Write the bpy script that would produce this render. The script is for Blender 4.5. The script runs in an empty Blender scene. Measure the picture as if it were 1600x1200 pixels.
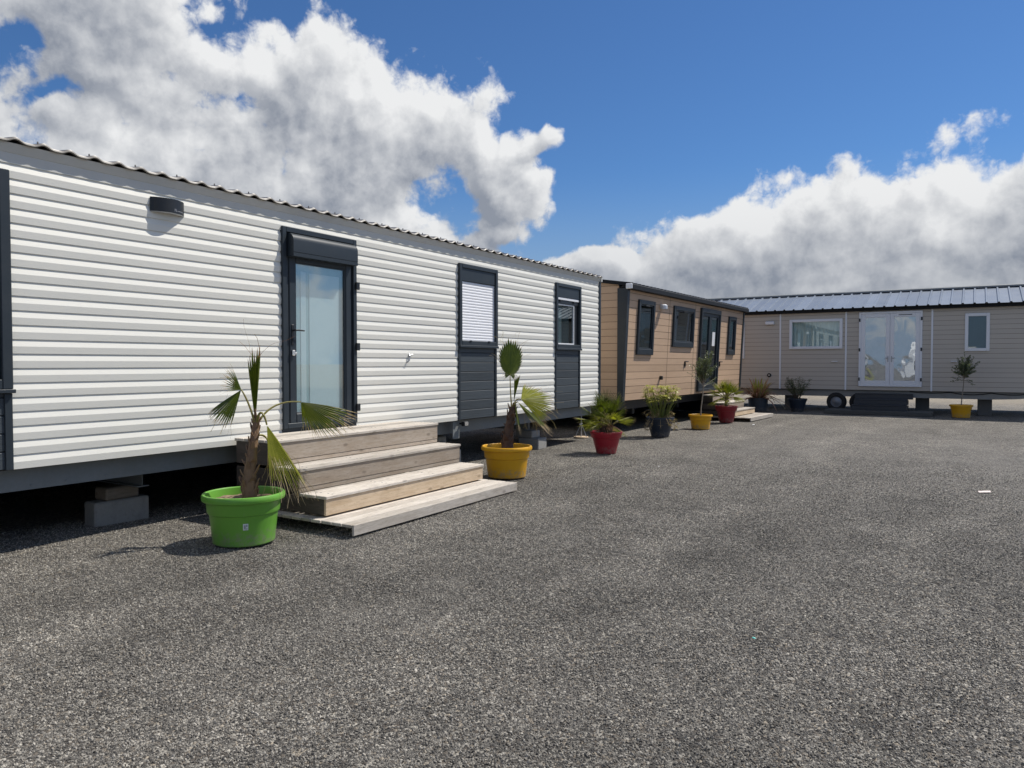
import bpy, bmesh, math, random
from mathutils import Vector, Matrix, noise as mnoise
R = math.radians
rng = random.Random(7)
scene = bpy.context.scene
COL = scene.collection

# ------------------------------------------------------------------ camera
CAM_H = 1.5
YAW = R(32.0)                      # camera heading, counter-clockwise from the wall direction (+X)
FPX = 1153.0                       # focal length in photo pixels (1600 wide)
PITCH = math.atan(32.0 / FPX)
cam_d = bpy.data.cameras.new('camera')
cam = bpy.data.objects.new('camera', cam_d)
COL.objects.link(cam)
cam.location = (0, 0, CAM_H)
cam.rotation_euler = (math.pi / 2 - PITCH, 0, YAW - math.pi / 2)
cam_d.sensor_width = 36.0
cam_d.lens = FPX / 1600.0 * 36.0
cam_d.clip_start = 0.05
cam_d.clip_end = 3000.0
scene.camera = cam

# ------------------------------------------------------------------ exposure
scene.view_settings.view_transform = 'Standard'
scene.view_settings.look = 'None'
scene.view_settings.exposure = 0.0
scene.view_settings.gamma = 1.0
scene.view_settings.use_curve_mapping = False
scene.cycles.use_denoising = True
scene.cycles.max_bounces = 8
scene.cycles.transparent_max_bounces = 16

# ------------------------------------------------------------------ sun
SUN_AZ, SUN_EL = R(-33.0), R(55.0)
SUN = Vector((math.cos(SUN_EL) * math.cos(SUN_AZ), math.cos(SUN_EL) * math.sin(SUN_AZ), math.sin(SUN_EL)))
sun_d = bpy.data.lights.new('sun', 'SUN')
sun_d.energy = 5.0
sun_d.angle = R(0.5)
sun_d.color = (1.0, 0.945, 0.86)
sun = bpy.data.objects.new('sun', sun_d)
COL.objects.link(sun)
sun.location = SUN * 60
sun.rotation_euler = SUN.to_track_quat('Z', 'Y').to_euler()


# ------------------------------------------------------------------ node helper
class NT:
    def __init__(self, tree):
        self.t = tree; self.n = tree.nodes; self.l = tree.links

    def put(self, sock, v):
        if v is None: return
        if isinstance(v, bpy.types.NodeSocket): self.l.new(v, sock)
        else:
            if sock.type == 'RGBA' and len(v) == 3: v = (*v, 1)
            sock.default_value = v

    def node(self, typ, ins=None, **props):
        nd = self.n.new(typ)
        for k, v in props.items(): setattr(nd, k, v)
        for k, v in (ins or {}).items(): self.put(nd.inputs[k], v)
        return nd

    def m(self, op, a, b=None, c=None, clamp=False):
        nd = self.n.new('ShaderNodeMath'); nd.operation = op; nd.use_clamp = clamp
        self.put(nd.inputs[0], a); self.put(nd.inputs[1], b); self.put(nd.inputs[2], c)
        return nd.outputs[0]

    def v(self, op, a, b=None, s=None, out=0):
        nd = self.n.new('ShaderNodeVectorMath'); nd.operation = op
        self.put(nd.inputs[0], a); self.put(nd.inputs[1], b)
        if s is not None: self.put(nd.inputs['Scale'], s)
        return nd.outputs[out]

    def ramp(self, x, lo, hi, a=0.0, b=1.0, smooth=True):
        nd = self.n.new('ShaderNodeMapRange'); nd.clamp = True
        nd.interpolation_type = 'SMOOTHSTEP' if smooth else 'LINEAR'
        self.put(nd.inputs[0], x)
        for i, q in enumerate((lo, hi, a, b)): self.put(nd.inputs[i + 1], q)
        return nd.outputs[0]

    def mix(self, f, a, b, blend='MIX'):
        nd = self.n.new('ShaderNodeMix'); nd.data_type = 'RGBA'; nd.blend_type = blend
        self.put(nd.inputs[0], f); self.put(nd.inputs[6], a); self.put(nd.inputs[7], b)
        return nd.outputs[2]

    def noise(self, vec, scale, detail=3, rough=0.55, out=0, dist=0.0):
        nd = self.node('ShaderNodeTexNoise', {'Vector': vec, 'Scale': scale, 'Detail': detail, 'Roughness': rough, 'Distortion': dist})
        return nd.outputs[out]


# ------------------------------------------------------------------ world: Nishita sky with cumulus clouds by direction
world = bpy.data.worlds.new('World')
scene.world = world
world.use_nodes = True
world.cycles.sampling_method = 'MANUAL'
world.cycles.sample_map_resolution = 512
SKY_STRENGTH = 0.075
BLOBS = [(-29.09, 21.55, 9.8, 4.76), (-27.65, 16.44, 6.99, 6.15), (-15.36, 19.08, 6.46, 5.51), (-9.28, 16.67, 8.23, 5.39), (-11.68, 12.28, 10.0, 4.62), (-0.74, 15.52, 2.98, 2.98), (0.25, 12.53, 2.09, 2.73), (1.3, 16.9, 2.2, 1.5), (-2.72, 9.92, 2.98, 1.49), (-23.31, 11.53, 14.22, 5.47), (16.82, 7.5, 7.3, 4.9), (22.07, 8.9, 6.82, 4.8), (26.18, 8.9, 5.99, 4.5), (30.74, 9.3, 6.22, 5.0), (35.89, 9.7, 5.52, 4.8), (4.44, 7.0, 6.2, 1.7), (8.0, 5.6, 5.5, 2.4), (-10.0, 9.0, 9.0, 3.0), (23.39, 4.45, 17.57, 3.65)]
HOLES = [(-4.34, 12.4, 2.08, 2.08), (-31.6, 17.0, 2.8, 1.3), (-21.6, 22.6, 1.6, 1.5), (-33.92, 19.49, 1.19, 1.64)]


def cloud_group(fine):
    g = bpy.data.node_groups.new('cloud_density', 'ShaderNodeTree')
    g.interface.new_socket('P', in_out='INPUT', socket_type='NodeSocketVector')
    g.interface.new_socket('D', in_out='OUTPUT', socket_type='NodeSocketFloat')
    k = NT(g)
    p = k.node('NodeGroupInput').outputs[0]

    def n2(vec, scale, detail, rough=0.55, out=0):
        return k.node('ShaderNodeTexNoise', {'Vector': vec, 'Scale': scale, 'Detail': detail, 'Roughness': rough},
                      noise_dimensions='2D').outputs[out]
    w = k.v('SCALE', k.v('SUBTRACT', n2(p, 0.17, 2, 0.5, 1), (0.5, 0.5, 0.5)), s=5.5)
    q = k.v('MULTIPLY', k.v('ADD', p, w), (1, 1, 0))

    def shape(c):
        return k.m('SUBTRACT', 1.0, k.v('LENGTH', k.v('MULTIPLY', k.v('SUBTRACT', q, (c[0], c[1], 0)), (1 / c[2], 1 / c[3], 0)), out=1))
    s = None
    for b in BLOBS:
        e = shape(b)
        s = e if s is None else k.m('SMOOTH_MAX', s, e, 0.25)
    s = k.m('MINIMUM', s, 0.6)
    for h in HOLES:
        s = k.m('SMOOTH_MIN', s, k.m('MULTIPLY_ADD', shape(h), -0.46, 0.10), 0.5)
    # the rest of the sky, outside the picture: broken cumulus everywhere
    sep = k.node('ShaderNodeSeparateXYZ', {0: p})
    far = k.m('MAXIMUM', k.ramp(k.m('ABSOLUTE', sep.outputs[0]), 40, 60), k.ramp(sep.outputs[1], 28, 42))
    other = k.m('MULTIPLY', k.m('SUBTRACT', n2(p, 0.045, 2, 0.5), 0.56), 3.0)
    s = k.m('ADD', k.m('MULTIPLY', s, k.m('SUBTRACT', 1.0, far)), k.m('MULTIPLY', other, far))
    f0 = k.m('SUBTRACT', n2(p, 0.21, 3 if not fine else 11, 0.56 if not fine else 0.545), 0.5)
    d = k.m('MULTIPLY_ADD', f0, 1.45, s)
    if fine:
        wp = k.v('ADD', p, k.v('SCALE', k.v('SUBTRACT', n2(p, 0.8, 3, 0.5, 1), (.5, .5, .5)), s=1.3))
        vo = k.node('ShaderNodeTexVoronoi', {'Vector': wp, 'Scale': 0.42, 'Detail': 3.0, 'Roughness': 0.5, 'Lacunarity': 2.4, 'Smoothness': 0.45},
                    feature='SMOOTH_F1', normalize=True, voronoi_dimensions='2D')
        d = k.m('MULTIPLY_ADD', k.m('SUBTRACT', 0.42, vo.outputs['Distance']), 0.75, d)
    k.l.new(d, k.node('NodeGroupOutput').inputs[0])
    return g


def build_world():
    t = world.node_tree
    t.nodes.clear()
    k = NT(t)
    d = k.node('ShaderNodeTexCoord').outputs['Generated']
    sky = k.node('ShaderNodeTexSky', sky_type='NISHITA')
    sky.sun_disc = False
    sky.sun_elevation = SUN_EL
    sky.sun_rotation = math.pi / 2 - SUN_AZ
    sky.altitude = 50
    sky.air_density = 1.0; sky.dust_density = 0.15; sky.ozone_density = 2.2
    hsv = k.mix(1.0, sky.outputs[0], (0.58, 0.90, 1.27), 'MULTIPLY')
    hz = k.node('ShaderNodeSeparateXYZ', {0: k.node('ShaderNodeTexCoord').outputs['Generated']}).outputs[2]
    hsv = k.mix(k.ramp(hz, 0.0, 0.26), k.v('SCALE', (0.40, 0.55, 0.76), s=0.72 / SKY_STRENGTH), hsv)
    # direction -> (azimuth right of YAW, elevation) in degrees
    fwd = (math.cos(YAW), math.sin(YAW), 0); rgt = (math.sin(YAW), -math.cos(YAW), 0)
    x = k.v('DOT_PRODUCT', d, rgt, out=1); y = k.v('DOT_PRODUCT', d, fwd, out=1)
    z = k.node('ShaderNodeSeparateXYZ', {0: d}).outputs[2]
    az = k.m('MULTIPLY', k.m('ARCTAN2', x, y), 57.2958)
    el = k.m('MULTIPLY', k.m('ARCSINE', z), 57.2958)
    p = k.node('ShaderNodeCombineXYZ', {0: az, 1: el, 2: 3.7}).outputs[0]
    gf, gl = cloud_group(True), cloud_group(False)

    def dens(g, off):
        n = t.nodes.new('ShaderNodeGroup'); n.node_tree = g
        k.put(n.inputs[0], k.v('ADD', p, off) if off else p)
        return n.outputs[0]
    d0 = dens(gf, None); d1 = dens(gf, (0.48, 0.64, 0)); l1 = dens(gl, (0.9, 1.2, 0)); l2 = dens(gl, (2.4, 3.2, 0))
    alpha = k.ramp(d0, -0.04, 0.26)
    # light through the cloud: thickness on the way to the sun darkens, thin rims glow, billows catch light on their sunny side
    occ = k.m('ADD', k.m('MULTIPLY', k.m('MAXIMUM', l1, 0.0), 0.62), k.m('MULTIPLY', k.m('MAXIMUM', l2, 0.0), 0.95))
    occ = k.m('ADD', occ, k.m('MULTIPLY', k.m('MAXIMUM', d0, 0.0), 0.20))
    occ = k.m('MAXIMUM', k.m('ADD', occ, k.m('MULTIPLY', k.m('SUBTRACT', k.noise(p, 0.085, 2, 0.5), 0.5), 2.2)), 0.0)
    relief = k.m('MULTIPLY', k.m('SUBTRACT', d0, d1), 0.80)
    relief = k.m('MAXIMUM', k.m('MINIMUM', relief, 0.32), -0.24)
    lit = k.m('ADD', k.m('POWER', 2.718, k.m('MULTIPLY', occ, -1.05)), relief)
    lit = k.ramp(lit, 0.05, 1.0, smooth=False)
    col = k.mix(lit, (0.315, 0.35, 0.42), (0.98, 0.99, 1.0))
    low = k.ramp(el, 1.0, 13.0)
    col = k.mix(low, k.mix(0.40, col, (0.25, 0.29, 0.36)), col)
    colS = k.v('SCALE', col, s=0.86 / SKY_STRENGTH)
    out = k.mix(alpha, hsv, colS)
    bg = k.node('ShaderNodeBackground', {'Color': out, 'Strength': SKY_STRENGTH})
    k.l.new(bg.outputs[0], k.node('ShaderNodeOutputWorld').inputs[0])


build_world()


# ------------------------------------------------------------------ materials
MATS = {}


def new_mat(name):
    m = bpy.data.materials.new(name); m.use_nodes = True
    m.node_tree.nodes.clear()
    MATS[name] = m
    k = NT(m.node_tree)
    out = k.node('ShaderNodeOutputMaterial')
    return m, k, out


def plain(name, col, rough=0.5, metal=0.0, var=0.10, vscale=4.0, stretch=(1, 1, 1), bump=0.0, bscale=60.0, bstretch=None,
          spec=0.5, tint=0.0, dirt=0.0, dirt_col=(0.12, 0.10, 0.08), dscale=2.5, coat=0.0, roughvar=0.08, splash=0.0):
    """one procedural surface: colour varied by two noises, optional dirt blotches, optional fine bump"""
    m, k, out = new_mat(name)
    co = k.node('ShaderNodeTexCoord').outputs['Object']
    st = k.v('MULTIPLY', co, stretch)
    n1 = k.noise(st, vscale, 4, 0.6)
    n2 = k.noise(st, vscale * 9, 3, 0.6)
    f = k.m('ADD', k.m('MULTIPLY', k.m('SUBTRACT', n1, 0.5), 2 * var), k.m('MULTIPLY', k.m('SUBTRACT', n2, 0.5), 1.2 * var))
    if tint:
        a = k.node('ShaderNodeAttribute', attribute_name='tint').outputs['Fac']
        f = k.m('ADD', f, k.m('MULTIPLY', k.m('SUBTRACT', a, 0.5), 2 * tint))
    c = k.v('SCALE', col, s=k.m('ADD', 1.0, f))
    if dirt:
        dn = k.noise(co, dscale, 6, 0.68)
        c = k.mix(k.m('MULTIPLY', k.ramp(dn, 0.48, 0.74), dirt), c, dirt_col)
    if splash:                                       # dried soil splashed up from the ground, drips below the rim
        zz = k.node('ShaderNodeSeparateXYZ', {0: co}).outputs[2]
        sn = k.noise(co, 26, 5, 0.7)
        up = k.m('MULTIPLY', k.ramp(k.m('SUBTRACT', zz, k.m('MULTIPLY', sn, 0.16)), -0.03, 0.07, 1.0, 0.0), k.ramp(sn, 0.35, 0.65))
        st2 = k.ramp(k.noise(k.v('MULTIPLY', co, (14, 14, 1.2)), 2.2, 4, 0.6), 0.60, 0.78)
        c = k.mix(k.m('MULTIPLY', k.m('MAXIMUM', up, k.m('MULTIPLY', st2, 0.35)), splash), c, (0.25, 0.22, 0.18))
    ro = k.m('ADD', rough, k.m('MULTIPLY', k.m('SUBTRACT', n1, 0.5), roughvar * 2))
    b = k.node('ShaderNodeBsdfPrincipled', {'Base Color': c, 'Roughness': ro, 'Metallic': metal, 'Specular IOR Level': spec, 'Coat Weight': coat})
    if bump:
        bn = k.noise(k.v('MULTIPLY', co, bstretch or stretch), bscale, 4, 0.6)
        bp = k.node('ShaderNodeBump', {'Height': bn, 'Strength': min(1.0, bump), 'Distance': 0.004})
        k.l.new(bp.outputs[0], b.inputs['Normal'])
    k.l.new(b.outputs[0], out.inputs[0])
    return m


def leaf_mat(name, col, col2, trans=0.35, rough=0.42, vscale=9.0):
    m, k, out = new_mat(name)
    co = k.node('ShaderNodeTexCoord').outputs['Object']
    n = k.noise(co, vscale, 4, 0.6)
    a = k.node('ShaderNodeAttribute', attribute_name='tint').outputs['Fac']
    f = k.m('ADD', k.m('MULTIPLY', k.ramp(n, 0.3, 0.7), 0.55), k.m('MULTIPLY', a, 0.45))
    c = k.mix(f, col, col2)
    b = k.node('ShaderNodeBsdfPrincipled', {'Base Color': c, 'Roughness': rough, 'Specular IOR Level': 0.45})
    tr = k.node('ShaderNodeBsdfTranslucent', {'Color': k.v('MULTIPLY', c, (1.25, 1.35, 0.7))})
    mx = k.node('ShaderNodeMixShader', {0: trans, 1: b.outputs[0], 2: tr.outputs[0]})
    k.l.new(mx.outputs[0], out.inputs[0])
    return m


def glass_mat(name, tint=(0.86, 0.93, 0.93), refl=(0.95, 1, 1), boost=0.06, wave=0.0, wscale=3.0, film=None, film_fac=0.0):
    """window pane: see-through with a Fresnel reflection; film = a protective plastic sheet that hides what is behind"""
    m, k, out = new_mat(name)
    co = k.node('ShaderNodeTexCoord').outputs['Object']
    nrm = None
    if wave:
        w = k.noise(co, wscale, 2, 0.5, dist=0.6)
        nrm = k.node('ShaderNodeBump', {'Height': w, 'Strength': 1.0, 'Distance': wave}).outputs[0]
    gl = k.node('ShaderNodeBsdfGlossy', {'Color': refl, 'Roughness': 0.01, 'Normal': nrm})
    tr = k.node('ShaderNodeBsdfTransparent', {'Color': tint})
    behind = tr.outputs[0]
    if film:
        df = k.node('ShaderNodeBsdfDiffuse', {'Color': k.v('SCALE', film, s=k.m('ADD', 0.75, k.m('MULTIPLY', k.noise(co, 2.2, 5, 0.6), 0.5)))})
        behind = k.node('ShaderNodeMixShader', {0: film_fac, 1: behind, 2: df.outputs[0]}).outputs[0]
    geo = k.node('ShaderNodeNewGeometry')
    cs = k.m('ABSOLUTE', k.v('DOT_PRODUCT', geo.outputs['Incoming'], geo.outputs['Normal'], out=1))
    fr = k.m('MULTIPLY_ADD', k.m('POWER', k.m('SUBTRACT', 1.0, cs, clamp=True), 5.0), 0.9, 0.05)
    fac = k.m('ADD', fr, boost, clamp=True)
    mx = k.node('ShaderNodeMixShader', {0: fac, 1: behind, 2: gl.outputs[0]})
    k.l.new(mx.outputs[0], out.inputs[0])
    return m


def wood_mat(name, col, col2, rough=0.75, knots=True, bump=0.5, axis=0):
    """planed softwood gone grey: grain stretched along the board, a few knots, a tint per board"""
    m, k, out = new_mat(name)
    co = k.node('ShaderNodeTexCoord').outputs['Object']
    a = k.node('ShaderNodeAttribute', attribute_name='tint').outputs['Fac']
    off = k.v('SCALE', (3.1, 7.7, 5.3), s=k.m('MULTIPLY', a, 9.0))
    p = k.v('ADD', co, off)
    sm = (1.2, 14, 14) if axis == 0 else (14, 1.2, 14)
    g = k.noise(k.v('MULTIPLY', p, sm), 3.0, 6, 0.65, dist=0.4)
    g2 = k.noise(k.v('MULTIPLY', p, tuple(2.5 * q for q in sm)), 4.0, 4, 0.7)
    bl = k.noise(p, 2.6, 4, 0.6)
    f = k.m('ADD', k.m('MULTIPLY', k.ramp(g, 0.30, 0.70), 0.55), k.m('MULTIPLY', k.ramp(bl, 0.3, 0.7), 0.45))
    c = k.mix(f, col, col2)
    c = k.mix(k.m('MULTIPLY', k.ramp(g2, 0.50, 0.72), 0.6), c, tuple(q * 0.55 for q in col))
    c = k.v('SCALE', c, s=k.m('ADD', 0.70, k.m('MULTIPLY', a, 0.55)))
    st = k.noise(p, 5.5, 6, 0.7)
    c = k.mix(k.m('MULTIPLY', k.ramp(st, 0.54, 0.72), 0.35), c, tuple(q * 0.62 for q in col))
    if knots:
        vs = (1.0, 2.2, 2.2) if axis == 0 else (2.2, 1.0, 2.2)
        vo = k.node('ShaderNodeTexVoronoi', {'Vector': k.v('MULTIPLY', p, vs), 'Scale': 3.4, 'Randomness': 1.0})
        kn = k.ramp(vo.outputs['Distance'], 0.06, 0.17, 1.0, 0.0)
        c = k.mix(k.m('MULTIPLY', kn, 0.6), c, tuple(q * 0.45 for q in col))
    b = k.node('ShaderNodeBsdfPrincipled', {'Base Color': c, 'Roughness': rough, 'Specular IOR Level': 0.25})
    bp = k.node('ShaderNodeBump', {'Height': k.m('ADD', g, k.m('MULTIPLY', g2, 0.6)), 'Strength': bump, 'Distance': 0.003})
    k.l.new(bp.outputs[0], b.inputs['Normal'])
    k.l.new(b.outputs[0], out.inputs[0])
    return m


def plank_mat(name, col, var, rough=0.6, pitch=0.153, z0=0.7, bump=0.35, grain=(0.8, 10, 16)):
    """wall boarding: each board and each length gets its own tone, fine grain along x"""
    m, k, out = new_mat(name)
    co = k.node('ShaderNodeTexCoord').outputs['Object']
    sp = k.node('ShaderNodeSeparateXYZ', {0: co})
    row = k.m('FLOOR', k.m('DIVIDE', k.m('SUBTRACT', sp.outputs[2], z0), pitch))
    wn = k.node('ShaderNodeTexWhiteNoise', {'W': row}, noise_dimensions='1D').outputs[0]
    p = k.v('ADD', co, k.v('SCALE', (5.0, 1.0, 3.0), s=wn))
    g = k.noise(k.v('MULTIPLY', p, grain), 2.6, 5, 0.65, dist=0.3)
    bl = k.noise(p, 0.9, 3, 0.6)
    f = k.m('ADD', k.m('MULTIPLY', k.m('SUBTRACT', g, 0.5), 1.6 * var),
            k.m('ADD', k.m('MULTIPLY', k.m('SUBTRACT', wn, 0.5), 0.8 * var), k.m('MULTIPLY', k.m('SUBTRACT', bl, 0.5), 1.2 * var)))
    c = k.v('SCALE', col, s=k.m('ADD', 1.0, f))
    b = k.node('ShaderNodeBsdfPrincipled', {'Base Color': c, 'Roughness': rough, 'Specular IOR Level': 0.35})
    bp = k.node('ShaderNodeBump', {'Height': g, 'Strength': bump, 'Distance': 0.003})
    k.l.new(bp.outputs[0], b.inputs['Normal'])
    k.l.new(b.outputs[0], out.inputs[0])
    return m


def ground_tone(k, p):
    """patches, worn dusty lanes and wheel tracks shared by the ground sheet and the stones on it"""
    sp = k.node('ShaderNodeSeparateXYZ', {0: p})
    big = k.noise(p, 0.35, 5, 0.6); mid = k.noise(p, 1.7, 5, 0.65)
    patch = k.m('ADD', k.m('MULTIPLY', k.m('SUBTRACT', big, 0.5), 1.3), k.m('MULTIPLY', k.m('SUBTRACT', mid, 0.5), 0.8))
    bend = k.noise(k.v('MULTIPLY', p, (0.16, 0.05, 1)), 1.0, 2, 0.5)
    lane = k.m('ADD', sp.outputs[1], k.m('MULTIPLY', bend, 3.4))
    tr = k.m('SINE', k.m('MULTIPLY', lane, 3.7))
    tr = k.m('MULTIPLY', k.ramp(k.m('ADD', tr, k.m('MULTIPLY', k.m('SUBTRACT', mid, 0.5), 1.6)), 0.45, 1.1), k.ramp(k.noise(p, 0.22, 2, 0.5), 0.40, 0.62))
    return k.m('ADD', k.m('ADD', 1.0, patch), k.m('MULTIPLY', tr, 0.34)), mid, big


def gravel_mat():
    m, k, out = new_mat('gravel')
    co = k.node('ShaderNodeTexCoord').outputs['Object']
    sp = k.node('ShaderNodeSeparateXYZ', {0: co})
    jit = k.v('ADD', co, k.v('SCALE', k.v('SUBTRACT', k.noise(co, 40, 1, 0.5, out=1), (.5, .5, .5)), s=0.012))

    def vor(scale, off=0.0):
        return k.node('ShaderNodeTexVoronoi', {'Vector': k.v('ADD', jit, (off, off * 0.7, 0)), 'Scale': scale, 'Randomness': 1.0}, voronoi_dimensions='2D')
    v1, v2 = vor(62.0), vor(118.0, 3.3)
    c1 = k.node('ShaderNodeSeparateColor', {0: v1.outputs['Color']})
    c2 = k.node('ShaderNodeSeparateColor', {0: v2.outputs['Color']})
    # stone tone: mostly dark basalt, some mid grey, a few pale chips
    t1 = k.m('POWER', c1.outputs[0], 2.6)
    t2 = k.m('POWER', c2.outputs[0], 2.6)
    pick = k.m('GREATER_THAN', c1.outputs[1], 0.42)
    tone = k.m('ADD', k.m('MULTIPLY', t1, pick), k.m('MULTIPLY', t2, k.m('SUBTRACT', 1.0, pick)))
    tn, mid, big = ground_tone(k, co)
    # lanes where wheels have pressed fine dust into the stones
    lane = k.noise(k.v('MULTIPLY', co, (0.10, 0.95, 1)), 1.0, 4, 0.55)
    dust = k.ramp(k.m('ADD', k.m('MULTIPLY', lane, 0.7), k.m('MULTIPLY', mid, 0.5)), 0.52, 0.80)
    base = k.mix(tone, (0.042, 0.039, 0.035), (0.38, 0.355, 0.305))
    warm = k.m('MULTIPLY', k.m('GREATER_THAN', c1.outputs[2], 0.80), 0.7)
    base = k.mix(warm, base, k.mix(tone, (0.06, 0.047, 0.036), (0.34, 0.285, 0.21)))
    base = k.v('SCALE', base, s=k.m('MULTIPLY', tn, 1.10))
    base = k.mix(k.m('MULTIPLY', dust, 0.40), base, (0.195, 0.183, 0.163))
    # bare earth and dry weeds beyond the yard
    dry = k.m('MULTIPLY', k.ramp(k.m('ADD', sp.outputs[0], k.m('MULTIPLY', mid, 6.0)), 33.0, 38.0), 0.75)
    base = k.mix(dry, base, k.mix(k.noise(co, 3.0, 5, 0.7), (0.20, 0.155, 0.10), (0.42, 0.37, 0.28)))
    b = k.node('ShaderNodeBsdfPrincipled', {'Base Color': base, 'Roughness': 0.72, 'Specular IOR Level': 0.35})
    h1 = k.m('ADD', k.m('MULTIPLY', v1.outputs['Distance'], -0.016), k.m('MULTIPLY', c1.outputs[1], 0.006))
    h2 = k.m('ADD', k.m('MULTIPLY', v2.outputs['Distance'], -0.010), k.m('MULTIPLY', c2.outputs[1], 0.004))
    hh = k.m('MAXIMUM', h1, k.m('ADD', h2, -0.001))
    bp = k.node('ShaderNodeBump', {'Height': hh, 'Strength': 0.9, 'Distance': 1.0})
    k.l.new(bp.outputs[0], b.inputs['Normal'])
    k.l.new(b.outputs[0], out.inputs[0])
    return m


def stone_mat():
    m, k, out = new_mat('stones')
    a = k.node('ShaderNodeAttribute', attribute_name='stone_tint', attribute_type='INSTANCER').outputs['Fac']
    w = k.node('ShaderNodeTexWhiteNoise', {'W': k.m('MULTIPLY', a, 917.0)}, noise_dimensions='1D').outputs[0]
    tone = k.m('POWER', a, 1.9)
    c = k.mix(tone, (0.090, 0.083, 0.073), (0.42, 0.39, 0.335))
    # the stones keep the tone of the patch of ground they lie on
    gp = k.node('ShaderNodeNewGeometry').outputs['Position']
    tn, _, _ = ground_tone(k, gp)
    c = k.v('SCALE', c, s=tn)
    b = k.node('ShaderNodeBsdfPrincipled', {'Base Color': c, 'Roughness': 0.62, 'Specular IOR Level': 0.4})
    k.l.new(b.outputs[0], out.inputs[0])
    return m


gravel_mat()
stone_mat()
plain('stone', (0.20, 0.195, 0.19), 0.75, var=0.12, vscale=40, tint=0.9)
plain('white_siding', (0.785, 0.772, 0.705), 0.42, var=0.025, vscale=3.0, stretch=(0.25, 6, 6), bump=0.12, bscale=50, bstretch=(0.4, 8, 8), dirt=0.10, dirt_col=(0.55, 0.53, 0.48), dscale=1.3)
plain('white_trim', (0.62, 0.61, 0.565), 0.45, var=0.04, dirt=0.2, dirt_col=(0.45, 0.42, 0.36), dscale=3)
plain('white_plastic', (0.80, 0.81, 0.83), 0.38, var=0.02)
plain('grey_white_plastic', (0.76, 0.78, 0.82), 0.38, var=0.02)
plain('slate_plastic', (0.028, 0.037, 0.046), 0.42, spec=0.35, var=0.10, vscale=2, dirt=0.12, dirt_col=(0.10, 0.10, 0.10))
plain('slate_dark', (0.012, 0.014, 0.017), 0.4, var=0.1)
plank_mat('slate_boards', (0.054, 0.065, 0.075), 0.35, rough=0.5, pitch=0.1385, z0=0.69, bump=0.9)
plank_mat('brown_boards', (0.54, 0.378, 0.255), 0.17, rough=0.6, pitch=0.153, z0=0.70)
plank_mat('taupe_boards', (0.51, 0.47, 0.415), 0.05, rough=0.6, pitch=0.138, z0=0.68, bump=0.2)
plain('brown_groove', (0.10, 0.058, 0.035), 0.8)
plain('steel_beam', (0.19, 0.205, 0.21), 0.6, var=0.2, vscale=3, dirt=0.5, dirt_col=(0.20, 0.19, 0.17), dscale=5, bump=0.2)
plain('grey_beam', (0.27, 0.27, 0.26), 0.55, var=0.15, vscale=3, dirt=0.4, dirt_col=(0.20, 0.18, 0.15), dscale=4)
plain('drip_grey', (0.21, 0.195, 0.175), 0.5, var=0.15)
plain('galvanised', (0.42, 0.43, 0.44), 0.42, metal=0.7, var=0.15, vscale=6)
plain('bright_metal', (0.80, 0.80, 0.80), 0.22, metal=1.0, var=0.05)
plain('tile_sheet', (0.085, 0.078, 0.072), 0.42, var=0.2, vscale=5, dirt=0.35, dirt_col=(0.15, 0.14, 0.12), dscale=6, spec=0.6)
plain('roof_black', (0.010, 0.011, 0.013), 0.6, var=0.15, spec=0.25)
plain('roof_zinc', (0.205, 0.24, 0.295), 0.42, metal=0.1, spec=0.4, var=0.06, vscale=1.5, dirt=0.12, dirt_col=(0.2, 0.2, 0.2), tint=0.10)
plain('underside', (0.05, 0.05, 0.05), 0.9, var=0.2)
plain('interior', (0.22, 0.22, 0.21), 0.8, var=0.1)
plain('aqua_panel', (0.62, 0.72, 0.735), 0.30, var=0.03, vscale=1.0, stretch=(1, 1, 0.4))
plain('aqua_panel_dim', (0.36, 0.50, 0.52), 0.35, var=0.03, vscale=1.0)
plain('curtain', (0.74, 0.75, 0.74), 0.8, var=0.05)
plain('curtain_grey', (0.17, 0.185, 0.195), 0.8, var=0.08)
plain('shutter_white', (0.84, 0.85, 0.88), 0.35, var=0.02)
plain('concrete_shaded', (0.13, 0.13, 0.125), 0.9, var=0.18, vscale=6, bump=0.9, bscale=70)  # darker copy of concrete: the shade under the grey home put into its colour
plain('concrete', (0.30, 0.295, 0.28), 0.9, var=0.18, vscale=6, bump=0.9, bscale=70, dirt=0.5, dirt_col=(0.17, 0.165, 0.155), dscale=9)
plain('pot_green', (0.135, 0.36, 0.042), 0.40, var=0.05, vscale=3, dirt=0.10, dirt_col=(0.16, 0.20, 0.06), dscale=5, bump=0.08, bscale=180, bstretch=(1, 1, 1), splash=0.55)
plain('pot_yellow', (0.70, 0.36, 0.006), 0.42, var=0.06, vscale=3, dirt=0.15, dirt_col=(0.35, 0.19, 0.02), dscale=6, splash=0.55)
plain('pot_red', (0.34, 0.010, 0.026), 0.40, var=0.07, vscale=4, dirt=0.12, dirt_col=(0.16, 0.03, 0.03), dscale=6, splash=0.4)
plain('pot_crimson', (0.23, 0.010, 0.020), 0.45, var=0.07, vscale=4, splash=0.4)
plain('pot_navy', (0.014, 0.024, 0.042), 0.40, var=0.12, vscale=4, dirt=0.2, dirt_col=(0.05, 0.055, 0.06), dscale=7, splash=0.4)
plain('pot_slate', (0.032, 0.045, 0.060), 0.40, var=0.12, vscale=4, splash=0.4)
plain('soil', (0.22, 0.155, 0.105), 0.95, var=0.4, vscale=30, bump=1.0, bscale=60)
plain('soil_dark', (0.045, 0.032, 0.022), 0.95, var=0.4, vscale=30, bump=1.0, bscale=60)
plain('palm_trunk', (0.23, 0.145, 0.09), 0.9, var=0.35, vscale=14, stretch=(1, 1, 0.35), bump=1.0, bscale=40, bstretch=(1, 1, 0.25), tint=0.25)
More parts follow.
